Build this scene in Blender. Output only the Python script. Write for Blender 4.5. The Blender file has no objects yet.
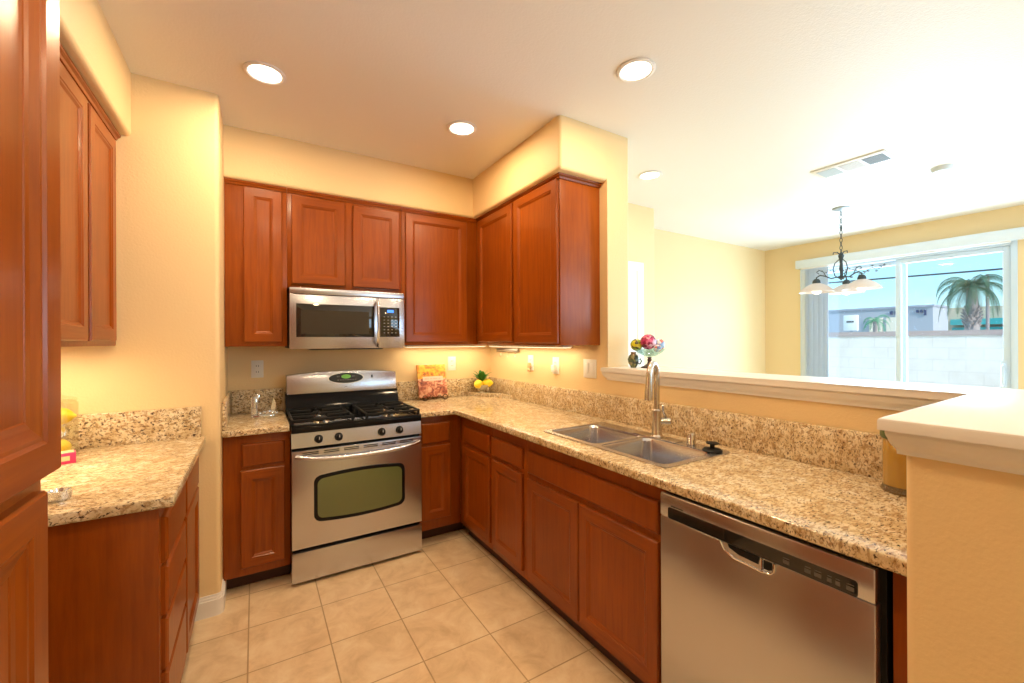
import bpy, bmesh, math, random
from mathutils import Vector, Matrix, Euler
random.seed(7)
C = bpy.context.collection
PI = math.pi

# ------------------------------------------------------------------ camera
YAW, ROLL, HC = .549, -.004, 1.387
FW = Vector((math.sin(YAW), math.cos(YAW), 0))
R0 = Vector((math.cos(YAW), -math.sin(YAW), 0)); U0 = Vector((0, 0, 1))
RV = math.cos(ROLL) * R0 + math.sin(ROLL) * U0
UV = -math.sin(ROLL) * R0 + math.cos(ROLL) * U0
cd = bpy.data.cameras.new('camera')
cd.sensor_width = 36; cd.lens = 419.8 / 1024 * 36; cd.clip_start = .02; cd.clip_end = 300
cam = bpy.data.objects.new('camera', cd); C.objects.link(cam)
cam.matrix_world = Matrix(((RV.x, UV.x, -FW.x, 0), (RV.y, UV.y, -FW.y, 0), (RV.z, UV.z, -FW.z, HC), (0, 0, 0, 1)))
sc = bpy.context.scene; sc.camera = cam
sc.view_settings.view_transform = 'Standard'; sc.view_settings.look = 'None'
sc.view_settings.gamma = 1; sc.view_settings.use_curve_mapping = False
sc.view_settings.exposure = 0.0

# ------------------------------------------------------------------ sky
w = bpy.data.worlds.new('sky'); sc.world = w; w.use_nodes = True
nt = w.node_tree; nt.nodes.clear()
out = nt.nodes.new('ShaderNodeOutputWorld'); bg = nt.nodes.new('ShaderNodeBackground')
tc = nt.nodes.new('ShaderNodeTexCoord'); sp = nt.nodes.new('ShaderNodeSeparateXYZ'); cr = nt.nodes.new('ShaderNodeValToRGB')
nt.links.new(tc.outputs['Generated'], sp.inputs[0]); nt.links.new(sp.outputs['Z'], cr.inputs[0])
cr.color_ramp.elements[0].position = 0; cr.color_ramp.elements[0].color = (.66, .86, .86, 1)
cr.color_ramp.elements[1].position = .5; cr.color_ramp.elements[1].color = (.28, .58, .86, 1)
e = cr.color_ramp.elements.new(.09); e.color = (.42, .80, .90, 1)
e = cr.color_ramp.elements.new(.19); e.color = (.36, .70, .92, 1)
nt.links.new(cr.outputs[0], bg.inputs[0]); bg.inputs[1].default_value = 1.5
nt.links.new(bg.outputs[0], out.inputs[0])

# ------------------------------------------------------------------ sun, and area lamps added at the openings to boost daylight
def light(name, kind, loc, energy, color, rot=None, **kw):
    l = bpy.data.lights.new(name, kind); l.energy = energy; l.color = color
    for k, v in kw.items(): setattr(l, k, v)
    o = bpy.data.objects.new(name, l); C.objects.link(o); o.location = loc
    if rot is not None: o.rotation_euler = rot
    return o
def aim(d): return Vector(d).to_track_quat('-Z', 'Y').to_euler()
light('sun', 'SUN', (3, -6, 8), 4.5, (1, .93, .84), aim((.26, 1, -.52)), angle=.01)
DAY = (.55, .78, 1.0)
light('daylight_slider', 'AREA', (6.40, 1.8, 1.25), 135, DAY, aim((-1, 0, -.02)), shape='RECTANGLE', size=1.7, size_y=2.1)
light('fill_rear', 'AREA', (4.4, -3.05, 1.3), 100, DAY, aim((0, 1, .05)), shape='RECTANGLE', size=3.4, size_y=2.0)  # fill lamp added out of view to brighten the dining room
light('fill_nook', 'AREA', (6.25, -1.3, 1.35), 60, DAY, aim((-1, .1, .05)), shape='RECTANGLE', size=2.0, size_y=1.3)  # second fill lamp, added outside the unseen nook window
WARM = (1.0, .725, .43)
CAN_W = 11.5

# ------------------------------------------------------------------ materials
def mat(name, col=(.8, .8, .8), rough=.5, metal=0, **kw):
    m = bpy.data.materials.new(name); m.use_nodes = True
    b = m.node_tree.nodes['Principled BSDF']
    b.inputs['Base Color'].default_value = (*col, 1); b.inputs['Roughness'].default_value = rough; b.inputs['Metallic'].default_value = metal
    for k, v in kw.items(): b.inputs[k.replace('_', ' ')].default_value = v
    return m
def N(m, t, **kw):
    n = m.node_tree.nodes.new(t)
    for k, v in kw.items(): setattr(n, k, v)
    return n
def L(m, a, b): m.node_tree.links.new(a, b)
def P(m): return m.node_tree.nodes['Principled BSDF']
def coords(m, scale=(1, 1, 1), loc=(0, 0, 0), rnd=False):
    t = N(m, 'ShaderNodeTexCoord'); mp = N(m, 'ShaderNodeMapping'); mp.inputs['Scale'].default_value = scale; mp.inputs['Location'].default_value = loc
    src = t.outputs['Object']
    if rnd:
        oi = N(m, 'ShaderNodeObjectInfo'); ml = N(m, 'ShaderNodeVectorMath', operation='SCALE'); ml.inputs[0].default_value = (3, 7, 11)
        L(m, oi.outputs['Random'], ml.inputs['Scale']); ad = N(m, 'ShaderNodeVectorMath', operation='ADD'); L(m, src, ad.inputs[0]); L(m, ml.outputs[0], ad.inputs[1]); src = ad.outputs[0]
    L(m, src, mp.inputs[0]); return mp.outputs[0]
def noise(m, vec, scale, detail=3, rough=.5, dist=0):
    n = N(m, 'ShaderNodeTexNoise'); n.inputs['Scale'].default_value = scale; n.inputs['Detail'].default_value = detail
    n.inputs['Roughness'].default_value = rough; n.inputs['Distortion'].default_value = dist; L(m, vec, n.inputs['Vector']); return n.outputs['Fac']
def ramp(m, fac, stops):
    r = N(m, 'ShaderNodeValToRGB'); el = r.color_ramp.elements
    while len(el) < len(stops): el.new(.5)
    for e_, (p_, c_) in zip(el, stops): e_.position = p_; e_.color = (*c_, 1)
    L(m, fac, r.inputs[0]); return r.outputs[0]
def mix(m, fac, a, b, mode='MIX'):
    x = N(m, 'ShaderNodeMix', data_type='RGBA', blend_type=mode)
    if isinstance(fac, float): x.inputs[0].default_value = fac
    else: L(m, fac, x.inputs[0])
    for s, v in ((6, a), (7, b)):
        if isinstance(v, tuple): x.inputs[s].default_value = (*v, 1)
        else: L(m, v, x.inputs[s])
    return x.outputs[2]
def bump(m, h, strength, dist=.002):
    b = N(m, 'ShaderNodeBump'); b.inputs['Strength'].default_value = strength; b.inputs['Distance'].default_value = dist
    L(m, h, b.inputs['Height']); L(m, b.outputs[0], P(m).inputs['Normal'])

def paint(name, col):
    m = mat(name, col, .55); v = coords(m); bump(m, noise(m, v, 95, 3, .55), .35, .003); return m
WALL = paint('wall_paint', (.84, .63, .335))
CEIL = paint('ceiling_paint', (.86, .83, .78))
TRIM = mat('white_trim', (.84, .81, .77), .35)
WHITE = mat('white_plastic', (.82, .80, .75), .35)
def wood(name, lo, hi, scale, rough=.33):
    m = mat(name, hi, rough, Coat_Weight=.12, Coat_Roughness=.15, Specular_IOR_Level=.3)
    v = coords(m, scale, rnd=True); f = noise(m, v, 1, 5, .6, .3)
    v2 = coords(m, (1, 1, 1), rnd=True); g = noise(m, v2, 3.2, 2, .5)
    c = ramp(m, f, [(.25, lo), (.7, hi)]); d = ramp(m, g, [(.3, (.82, .80, .78)), (.75, (1.06, 1.06, 1.06))])
    L(m, mix(m, 1.0, c, d, 'MULTIPLY'), P(m).inputs['Base Color']); bump(m, f, .12, .001); return m
lo, hi = (.235, .045, .002), (.335, .076, .003)
WOOD = wood('cherry_wood', lo, hi, (55, 55, 4)); WOODH = wood('cherry_wood_rail', lo, hi, (4, 4, 70))
WD = [WOOD, WOODH]
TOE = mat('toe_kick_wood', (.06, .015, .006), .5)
# granite
m = GRAN = mat('granite', rough=.14, Coat_Weight=.2)
v = coords(m); vs = coords(m, (1, 1.9, 1.3))
n1 = noise(m, v, 20, 4, .6, .4); n2 = noise(m, vs, 85, 4, .65, .6); n3 = noise(m, vs, 52, 5, .7, .6)
base = ramp(m, n1, [(.3, (.56, .41, .22)), (.5, (.74, .60, .38)), (.7, (.86, .77, .58))])
br = ramp(m, n3, [(.49, (0, 0, 0)), (.57, (1, 1, 1))])
mm = N(m, 'ShaderNodeMath', operation='MULTIPLY'); L(m, br, mm.inputs[0]); mm.inputs[1].default_value = .75
c1 = mix(m, mm.outputs[0], base, (.32, .17, .06))
dk = ramp(m, n2, [(.56, (0, 0, 0)), (.615, (1, 1, 1))]); c2 = mix(m, dk, c1, (.075, .04, .028))
vo = N(m, 'ShaderNodeTexVoronoi'); vo.inputs['Scale'].default_value = 120; L(m, vs, vo.inputs['Vector'])
wt = ramp(m, vo.outputs['Distance'], [(.10, (1, 1, 1)), (.2, (0, 0, 0))]); mw_ = N(m, 'ShaderNodeMath', operation='MULTIPLY'); L(m, wt, mw_.inputs[0]); mw_.inputs[1].default_value = .45
L(m, mix(m, mw_.outputs[0], c2, (.86, .80, .70)), P(m).inputs['Base Color'])
# floor tile
m = TILE = mat('floor_tile', rough=.38)
v = coords(m, loc=(.032 + .326 * 20, -2.409 + .326 * 30, 0)); bt = N(m, 'ShaderNodeTexBrick', offset=0, squash=1)
L(m, v, bt.inputs['Vector']); bt.inputs['Scale'].default_value = 1; bt.inputs['Brick Width'].default_value = .326; bt.inputs['Row Height'].default_value = .326
bt.inputs['Mortar Size'].default_value = .0032; bt.inputs['Mortar Smooth'].default_value = .2
bt.inputs['Color1'].default_value = (.80, .80, .80, 1); bt.inputs['Color2'].default_value = (1, 1, 1, 1)
v0 = coords(m); a = noise(m, v0, 7, 6, .68, .5)
tcol = ramp(m, a, [(.3, (.64, .46, .27)), (.5, (.78, .59, .37)), (.68, (.86, .70, .48))])
tcol = mix(m, .35, tcol, mix(m, 1.0, tcol, bt.outputs['Color'], 'MULTIPLY'))
L(m, mix(m, bt.outputs['Fac'], tcol, (.46, .31, .17)), P(m).inputs['Base Color'])
iv = N(m, 'ShaderNodeMath', operation='SUBTRACT'); iv.inputs[0].default_value = 1; L(m, bt.outputs['Fac'], iv.inputs[1]); bump(m, iv.outputs[0], .5, .003)
def steel(name, scale, rough=.27, col=(.58, .595, .66)):
    return mat(name, col, rough, 1, Anisotropic=.45)
STEEL = steel('brushed_steel', (2, 2, 400)); STEELV = steel('brushed_steel_upright', (3, 300, 3), .30, (.58, .59, .64)); CHROME = mat('chrome', (.75, .73, .70), .12, 1)
NICKEL = mat('brushed_nickel', (.60, .56, .50), .26, 1); BASIN = steel('sink_steel', (200, 3, 3), .24, (.62, .62, .66))
BLACK = mat('black_enamel', (.008, .008, .009), .09, Specular_IOR_Level=.2); MATTE = mat('black_rubber', (.012, .012, .012), .55, Specular_IOR_Level=.2); IRON = mat('cast_iron_grate', (.02, .02, .02), .42, Specular_IOR_Level=.2)
DGLASS = mat('dark_glass', (.02, .018, .015), .06, Coat_Weight=.6)
MWGLASS = mat('microwave_mesh_glass', (.035, .027, .022), .12)
OVEN = mat('oven_window_glass', (.13, .16, .055), .10, Coat_Weight=.7)
def glow(name, col, s):
    m = mat(name, col, .4); P(m).inputs['Emission Color'].default_value = (*col, 1); P(m).inputs['Emission Strength'].default_value = s; return m
LCDG = glow('green_display', (.18, .42, .06), .45); LCDB = glow('blue_display', (.05, .22, 1), 1.6)
LENS = glow('lamp_lens', (1, .90, .70), 5.0)
GREYP = mat('printed_grey', (.35, .33, .31), .5); DGREY = mat('printed_dim_grey', (.11, .10, .09), .5)
def glassm(name, col=(1, 1, 1), refl=.06):
    m = bpy.data.materials.new(name); m.use_nodes = True; t = m.node_tree; t.nodes.clear()
    o = t.nodes.new('ShaderNodeOutputMaterial'); mx = t.nodes.new('ShaderNodeMixShader'); tr = t.nodes.new('ShaderNodeBsdfTransparent'); gl = t.nodes.new('ShaderNodeBsdfGlossy')
    tr.inputs[0].default_value = (*col, 1); gl.inputs['Roughness'].default_value = .03; mx.inputs[0].default_value = refl
    t.links.new(tr.outputs[0], mx.inputs[1]); t.links.new(gl.outputs[0], mx.inputs[2]); t.links.new(mx.outputs[0], o.inputs[0]); return m
PANE = glassm('window_glass', (.97, .99, 1), .02)
CRYSTAL = mat('clear_crystal', (.93, .94, .95), .04, .55, Transmission_Weight=.8, IOR=1.6)
CLEARJ = glassm('clear_jar_glass', (.97, .97, .93), .10)

# ------------------------------------------------------------------ mesh builder
class B:
    def __init__(s): s.b = bmesh.new()
    def _merge(s, t, m=0, smooth=False):
        for f in t.faces:
            if m is not None: f.material_index = m
            f.smooth = smooth
        me = bpy.data.meshes.new('t'); t.to_mesh(me); t.free(); s.b.from_mesh(me); bpy.data.meshes.remove(me); return s
    def box(s, x0, x1, y0, y1, z0, z1, m=0, bev=0, seg=2, sel=None, rot=None):
        t = bmesh.new(); bmesh.ops.create_cube(t, size=1)
        for v_ in t.verts: v_.co = Vector(((x0 + x1) / 2 + v_.co.x * (x1 - x0), (y0 + y1) / 2 + v_.co.y * (y1 - y0), (z0 + z1) / 2 + v_.co.z * (z1 - z0)))
        if bev:
            ed = [e_ for e_ in t.edges if sel is None or sel((e_.verts[0].co + e_.verts[1].co) / 2, (e_.verts[0].co - e_.verts[1].co).normalized())]
            bmesh.ops.bevel(t, geom=ed, offset=bev, segments=seg, profile=.5, affect='EDGES', clamp_overlap=True)
        if rot:
            c = Vector(((x0 + x1) / 2, (y0 + y1) / 2, (z0 + z1) / 2)) if len(rot) == 1 else rot[1]
            bmesh.ops.rotate(t, verts=t.verts, cent=c, matrix=rot[0])
        return s._merge(t, m, bev > 0)
    def lathe(s, prof, cx=0, cy=0, n=24, m=0, smooth=True, mx=None):
        t = bmesh.new(); rings = []
        for r, z in prof:
            rings.append([t.verts.new((r * math.cos(2 * PI * i / n), r * math.sin(2 * PI * i / n), z)) for i in range(n)] if r > 1e-6 else [t.verts.new((0, 0, z))])
        for a_, b_ in zip(rings, rings[1:]):
            for i in range(n):
                j = (i + 1) % n
                if len(a_) == 1 and len(b_) == 1: continue
                if len(a_) == 1: t.faces.new((a_[0], b_[j], b_[i]))
                elif len(b_) == 1: t.faces.new((a_[i], a_[j], b_[0]))
                else: t.faces.new((a_[i], a_[j], b_[j], b_[i]))
        bmesh.ops.recalc_face_normals(t, faces=t.faces)
        if mx is not None: bmesh.ops.transform(t, matrix=mx, verts=t.verts)
        bmesh.ops.translate(t, vec=(cx, cy, 0), verts=t.verts)
        return s._merge(t, m, smooth)
    def cyl(s, p0, p1, r0, r1=None, n=20, m=0):
        p0, p1 = Vector(p0), Vector(p1); r1 = r0 if r1 is None else r1; d = p1 - p0
        q = d.to_track_quat('Z', 'Y').to_matrix().to_4x4(); q.translation = p0; l = d.length
        return s.lathe([(0, 0), (r0, 0), (r1, l), (0, l)], n=n, m=m, mx=q)
    def tube(s, pts, r, n=10, m=0, cap=True):
        pts = [Vector(p) for p in pts]; t = bmesh.new(); rings = []; up = None
        for i, p in enumerate(pts):
            d = (pts[min(i + 1, len(pts) - 1)] - pts[max(i - 1, 0)]).normalized()
            if up is None: up = d.orthogonal().normalized()
            up = (up - d * up.dot(d)).normalized(); sd = d.cross(up); rr = r[i] if isinstance(r, (list, tuple)) else r
            rings.append([t.verts.new(p + up * math.cos(2 * PI * k / n) * rr + sd * math.sin(2 * PI * k / n) * rr) for k in range(n)])
        for a_, b_ in zip(rings, rings[1:]):
            for i in range(n): t.faces.new((a_[i], a_[(i + 1) % n], b_[(i + 1) % n], b_[i]))
        if cap: t.faces.new(rings[0][::-1]); t.faces.new(rings[-1])
        bmesh.ops.recalc_face_normals(t, faces=t.faces); return s._merge(t, m, True)
    def ball(s, c, r, m=0, sc_=(1, 1, 1), sub=3):
        t = bmesh.new(); bmesh.ops.create_icosphere(t, subdivisions=sub, radius=r)
        for v_ in t.verts: v_.co = Vector((v_.co.x * sc_[0] + c[0], v_.co.y * sc_[1] + c[1], v_.co.z * sc_[2] + c[2]))
        return s._merge(t, m, True)
    def prism(s, poly, fn, d0, d1, m=0, bev=0, smooth=False):
        # poly of (a,b); fn(a,b,d)->xyz ; extruded from d0 to d1
        t = bmesh.new(); A = [t.verts.new(fn(a_, b_, d0)) for a_, b_ in poly]; Bv = [t.verts.new(fn(a_, b_, d1)) for a_, b_ in poly]; n = len(poly)
        t.faces.new(A[::-1]); f1 = t.faces.new(Bv)
        for i in range(n): t.faces.new((A[i], A[(i + 1) % n], Bv[(i + 1) % n], Bv[i]))
        if bev:
            bmesh.ops.bevel(t, geom=list(f1.edges), offset=bev, segments=2, profile=.5, affect='EDGES')
        bmesh.ops.recalc_face_normals(t, faces=t.faces); return s._merge(t, m, smooth or bev > 0)
    def panel(s, o, u, n, wd, ht, rings, m=0, mh=1):
        """front panel: origin o (lower corner), u along width, n outwards, z up; rings of (inset, depth)"""
        o, u, n = Vector(o), Vector(u), Vector(n); t = bmesh.new(); R = []
        for ins, d in rings:
            R.append([t.verts.new(o + u * a_ + Vector((0, 0, b_)) + n * d) for a_, b_ in ((ins, ins), (wd - ins, ins), (wd - ins, ht - ins), (ins, ht - ins))])
        t.faces.new(R[0][::-1]); hor = []
        for a_, b_ in zip(R, R[1:]):
            for i in range(4):
                f = t.faces.new((a_[i], a_[(i + 1) % 4], b_[(i + 1) % 4], b_[i]))
                f.material_index = mh if i in (0, 2) else m
        f = t.faces.new(R[-1]); f.material_index = m
        bmesh.ops.recalc_face_normals(t, faces=t.faces)
        return s._merge(t, None, False)
    def build(s, name, mats, parent=None, local=False, flat=False, angle=35):
        me = bpy.data.meshes.new(name)
        if parent is not None and not local:
            mw = parent_world(parent); bmesh.ops.transform(s.b, matrix=mw.inverted(), verts=s.b.verts)
        s.b.to_mesh(me); s.b.free()
        for mm_ in (mats if isinstance(mats, (list, tuple)) else [mats]): me.materials.append(mm_)
        if not flat:
            me.polygons.foreach_set('use_smooth', [True] * len(me.polygons)); me.set_sharp_from_angle(angle=math.radians(angle))
        o = bpy.data.objects.new(name, me); C.objects.link(o)
        if parent is not None: o.parent = parent
        return o
def parent_world(p):
    m_ = Matrix.LocRotScale(p.location, p.rotation_euler, None)
    return parent_world(p.parent) @ m_ if p.parent else m_
def thing(name, label, cat, loc, rz=0, group=None):
    o = bpy.data.objects.new(name, None); C.objects.link(o); o.location = loc; o.rotation_euler = (0, 0, rz); o.empty_display_size = .1
    o['label'] = label; o['category'] = cat
    if group: o['group'] = group
    return o
def tag(o, label, cat, group=None):
    # move origin to base centre
    vs_ = [v_.co for v_ in o.data.vertices]
    c = Vector(((min(v_.x for v_ in vs_) + max(v_.x for v_ in vs_)) / 2, (min(v_.y for v_ in vs_) + max(v_.y for v_ in vs_)) / 2, min(v_.z for v_ in vs_)))
    o.data.transform(Matrix.Translation(-c)); o.location = o.location + c
    o['label'] = label; o['category'] = cat
    if group: o['group'] = group
    return o
def struct(o): o['kind'] = 'structure'; return o
def part(o, label): o['label'] = label; return o
def dup(root, loc, rz=None, label=None):
    r = root.copy(); C.objects.link(r); r.location = loc
    if rz is not None: r.rotation_euler = (0, 0, rz)
    if label: r['label'] = label
    for ch in list(root.children):
        c = ch.copy(); C.objects.link(c); c.parent = r
        for g in ch.children: d = g.copy(); C.objects.link(d); d.parent = c
    return r
def box_struct(name, mats, *a, **k): return struct(B().box(*a, **k).build(name, mats))
vert = lambda c, d: abs(d.z) > .9

# ------------------------------------------------------------------ room shell
ZC = 2.66
XW, YW, XS, YS = 1.822, 3.356, -.155, 2.62
box_struct('floor', TILE, -1.1, 6.3, -3.2, 3.6, -.1, 0)
box_struct('ceiling', CEIL, -1.1, 6.4, -3.2, 3.6, ZC, ZC + .1)
box_struct('wall_back', WALL, -.9, 3.3, YW, YW + .2, 0, ZC)
box_struct('wall_dining_back', WALL, 3.295, 6.4, 3.213, YW + .2, 0, ZC)
box_struct('wall_left', WALL, -1.05, -.87, -3.2, YW, 0, ZC)
box_struct('wall_niche_end', WALL, -.87, XS, YS, YW, 0, ZC, bev=.022, seg=4, sel=lambda c, d: vert(c, d) and c.x > -.2 and c.y < YS + .01)
box_struct('wall_passage', WALL, XW, 2.01, 1.866, YW, 0, ZC, bev=.018, seg=4, sel=lambda c, d: vert(c, d) and c.y < 1.9 and c.x > 2)
box_struct('wall_half_sink', WALL, XW, 2.01, .29, 1.866, 0, 1.17)
box_struct('wall_half_end', WALL, 1.14, 2.01, -.75, .317, 0, 1.165, bev=.016, seg=4, sel=lambda c, d: vert(c, d) and c.x < 1.2)
box_struct('wall_dining_step', WALL, 2.01, 3.295, 2.735, YW, 0, ZC, bev=.018, seg=3, sel=lambda c, d: vert(c, d) and c.x > 3 and c.y < 2.8)
# soffits over the wall cabinets
s_ = B().box(XS, XW, 2.966, YW, 2.358, ZC, bev=.02, seg=4, sel=lambda c, d: abs(d.x) > .9 and c.y < 3 and c.z < 2.4)
struct(s_.build('ceiling_soffit_range', WALL))
def sofs(c, d): return (vert(c, d) and c.x < 1.5 and c.y < 1.9) or (c.z < 2.4 and (c.x < 1.5 or (c.y < 1.9)))
struct(B().box(1.46, XW + .001, 1.866, 2.98, 2.358, ZC, bev=.02, seg=4, sel=sofs).build('ceiling_soffit_sink', WALL))
struct(B().box(-.87, -.495, -.6, YS, 2.358, ZC, bev=.02, seg=4, sel=lambda c, d: abs(d.y) > .9 and c.x > -.6 and c.z < 2.4).build('ceiling_soffit_pantry', WALL))
# window wall of the dining room, slider opening y .895-2.76, z 0-2.335
XD = 6.191
struct(B().box(XD, XD + .16, 2.76, 3.4, 0, ZC).box(XD, XD + .16, .895, 2.76, 2.335, ZC).box(XD, XD + .16, -.1, .895, 0, ZC)
       .box(XD, XD + .16, -3.2, -2.4, 0, ZC).box(XD, XD + .16, -2.4, -.1, 0, .75).box(XD, XD + .16, -2.4, -.1, 2.1, ZC).build('wall_dining_window', WALL))
struct(B().box(-1.05, 2.7, -3.2, -3.0, 0, ZC).box(6.1, 6.35, -3.2, -3.0, 0, ZC).box(2.7, 6.1, -3.2, -3.0, 2.35, ZC).build('wall_rear', WALL))
def wframe(name, ax, lo_, hi_, z0, z1, pos, t=.05, mull=()):
    b = B(); f = (lambda a0, a1, q0, q1, d=.04: b.box(pos - d, pos + d, a0, a1, q0, q1, bev=.004)) if ax == 'y' else (lambda a0, a1, q0, q1, d=.04: b.box(a0, a1, pos - d, pos + d, q0, q1, bev=.004))
    f(lo_, lo_ + t, z0, z1); f(hi_ - t, hi_, z0, z1); f(lo_ + t, hi_ - t, z0, z0 + t, .038); f(lo_ + t, hi_ - t, z1 - t, z1, .038)
    for q in mull: f(q - t / 2, q + t / 2, z0 + t, z1 - t, .036)
    fr = struct(b.build(name, TRIM)); g = B()
    if ax == 'y': g.box(pos - .004, pos + .004, lo_ + t, hi_ - t, z0 + t, z1 - t)
    else: g.box(lo_ + t, hi_ - t, pos - .004, pos + .004, z0 + t, z1 - t)
    g.build('pane', PANE, fr); return fr
wframe('window_added', 'y', -2.4, -.1, .75, 2.1, XD + .08, mull=(-1.25,))  # unseen window, put in so more light enters the dining room
wframe('window_2', 'x', 2.7, 6.1, 0.0, 2.35, -3.1, mull=(3.85, 4.95))
# sliding patio door
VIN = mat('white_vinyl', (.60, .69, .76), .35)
b = B(); XF = XD + .05
b.box(XF - .06, XF + .07, .895, .938, 0, 2.335, bev=.004).box(XF - .06, XF + .07, 2.715, 2.76, 0, 2.335, bev=.004).box(XF - .058, XF + .068, .938, 2.715, 2.293, 2.334, bev=.004).box(XF - .058, XF + .068, .938, 2.715, 0, .03)
dr = struct(b.build('door_1', VIN))
def sash(x, y0, y1, name):
    b = B(); st = .050
    b.box(x - .02, x + .02, y0, y0 + st, .032, 2.291, bev=.004).box(x - .02, x + .02, y1 - st, y1, .032, 2.291, bev=.004).box(x - .018, x + .018, y0 + st, y1 - st, 2.243, 2.291, bev=.004).box(x - .018, x + .018, y0 + st, y1 - st, .032, .12, bev=.004)
    o = b.build(name, VIN, dr); B().box(x - .004, x + .004, y0 + st, y1 - st, .12, 2.243).build('pane', PANE, o); return o
sash(XF - .025, .940, 1.792, 'sliding_sash'); sash(XF + .03, 1.712, 2.713, 'fixed_sash')
B().tube([(XF - .045, .985, .93), (XF - .085, .985, .95), (XF - .09, .985, 1.04), (XF - .085, .985, 1.13), (XF - .045, .985, 1.15)], .011).box(XF - .052, XF - .044, .965, 1.005, .90, 1.18, bev=.003).build('handle', VIN, dr)
# half wall ledge (bar top) with moulding below
def ledge_poly(o):  # plan outline of ledge for moulding offset o (distance beyond wall faces)
    x0, xe, y1 = 1.14, 1.822, .317
    return [(x0 - o, -.9), (2.01 + o * 1.6, -.9), (2.01 + o * 1.6, 1.866 + .0), (XW, 1.866 + .0), (XW, 1.866 + min(.03, max(0, o - .012) * 1.5)), (xe - o * .64, 1.866 + min(.03, max(0, o - .012) * 1.5)), (xe - o * .64, y1 + o * .56), (x0 - o, y1 + o * .56)]
fz = lambda a_, b_, d: (a_, b_, d)
b = B()
b.prism(ledge_poly(.05), fz, 1.203, 1.228, bev=.006)
prof = [(.036, 1.2035), (.036, 1.196), (.034, 1.190), (.031, 1.186), (.030, 1.181), (.026, 1.174), (.020, 1.168), (.016, 1.164), (.014, 1.160), (.013, 1.153), (.0, 1.1525)]
t = bmesh.new(); rr_ = []
for o_, z_ in prof:
    q = ledge_poly(.016 if o_ < .016 else o_); q = q if o_ >= .016 else ledge_poly(o_); rr_.append([t.verts.new((a_, b_, z_)) for a_, b_ in q])
for a_, b_ in zip(rr_, rr_[1:]):
    for i in range(len(a_)): t.faces.new((a_[i], a_[(i + 1) % len(a_)], b_[(i + 1) % len(a_)], b_[i]))
t.faces.new(rr_[0]); bmesh.ops.recalc_face_normals(t, faces=t.faces); b._merge(t, 0, True)
struct(b.build('trim_1', TRIM))
# dining passage door trim on the stepped wall
struct(B().box(2.30, 2.40, 2.715, 2.736, 0, 2.05, bev=.004).box(3.03, 3.115, 2.715, 2.736, 0, 2.05, bev=.004).box(2.30, 3.115, 2.715, 2.736, 2.04, 2.12, bev=.004)
       .box(2.40, 3.03, 2.722, 2.736, 0, 2.04).build('door_2', TRIM))
# baseboards
def bb(name, x0, x1, y0, y1, **k): struct(B().box(x0, x1, y0, y1, 0, .085, bev=.004).box(x0 + (.005 if x1 - x0 < .1 else 0), x1 - (.005 if x1 - x0 < .1 else 0), y0 + (.005 if y1 - y0 < .1 else 0), y1, .085, .105, bev=.003).build(name, TRIM))
def corner_poly(o):
    r_ = .022 + o; cx0, cy0 = XS - .022, YS + .022
    return [(-.27, YS + .004), (-.27, YS - o)] + [(cx0 + r_ * math.sin(q), cy0 - r_ * math.cos(q)) for q in [PI / 2 * k / 6 for k in range(7)]] + [(XS + o, 2.84), (XS - .004, 2.84), (XS - .004, YS + .004)]
struct(B().prism(corner_poly(.014), fzz := (lambda a_, b_, d: (a_, b_, d)), 0, .082, smooth=True).prism(corner_poly(.009), fzz, .082, .094, smooth=True).prism(corner_poly(.005), fzz, .094, .106, smooth=True).build('baseboard_niche', TRIM))
bb('baseboard_dining', 3.3, XD, 3.198, 3.213)
struct(B().box(3.29, 3.31, 2.72, 3.2, 0, .1, bev=.004).build('baseboard_step', TRIM))
struct(B().box(1.124, 1.142, -.9, .31, 0, .1, bev=.005).build('baseboard_half', TRIM))

# ------------------------------------------------------------------ cabinets
DOOR = [(0, -.002), (0, .013), (.0045, .018), (.052, .018), (.056, .015), (.060, .0145), (.068, .009), (.072, .0085)]
SLAB = [(0, -.002), (0, .010), (.003, .014), (.009, .018)]
def front(root, name, o, u, n, wd, ht, kind='door'):
    return B().panel(o, u, n, wd, ht, DOOR if kind == 'door' else SLAB).build(name, WD, root, flat=True)
X_, Y_, NX, NY = (1, 0, 0), (0, 1, 0), (-1, 0, 0), (0, -1, 0)
GB = 'cherry base cabinets under the granite'
GU = 'cherry wall cabinets under the soffit'
def fb(root, y, x0, x1, z0, z1, name='door', kind='door'): return front(root, name, (x0, y, z0), X_, NY, x1 - x0, z1 - z0, kind)      # faces -Y
def fs(root, x, y0, y1, z0, z1, name='door', kind='door'): return front(root, name, (x, y1, z0), (0, -1, 0), NX, y1 - y0, z1 - z0, kind)  # faces -X
def fp(root, x, y0, y1, z0, z1, name='door', kind='door'): return front(root, name, (x, y0, z0), Y_, (1, 0, 0), y1 - y0, z1 - z0, kind)   # faces +X
def toe(b_): return b_
# base, beside range
c = thing('base_cabinet', 'narrow cherry base cabinet between the yellow wall end and the steel range', 'cabinet', (.015, 3.05, 0), group=GB)
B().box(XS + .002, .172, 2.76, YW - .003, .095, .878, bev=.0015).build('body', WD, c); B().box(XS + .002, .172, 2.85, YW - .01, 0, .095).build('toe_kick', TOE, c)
fb(c, 2.76, -.066, .144, .699, .826, 'drawer', 'slab'); fb(c, 2.76, -.072, .144, .14, .678)
c = thing('base_cabinet', 'narrow cherry base cabinet filling the inside corner beside the range', 'cabinet', (1.1, 3.05, 0), group=GB)
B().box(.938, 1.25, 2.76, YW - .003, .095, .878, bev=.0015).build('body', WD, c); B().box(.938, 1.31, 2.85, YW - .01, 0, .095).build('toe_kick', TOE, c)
fb(c, 2.76, .957, 1.166, .690, .830, 'drawer', 'slab'); fb(c, 2.76, .957, 1.170, .165, .670)
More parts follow.
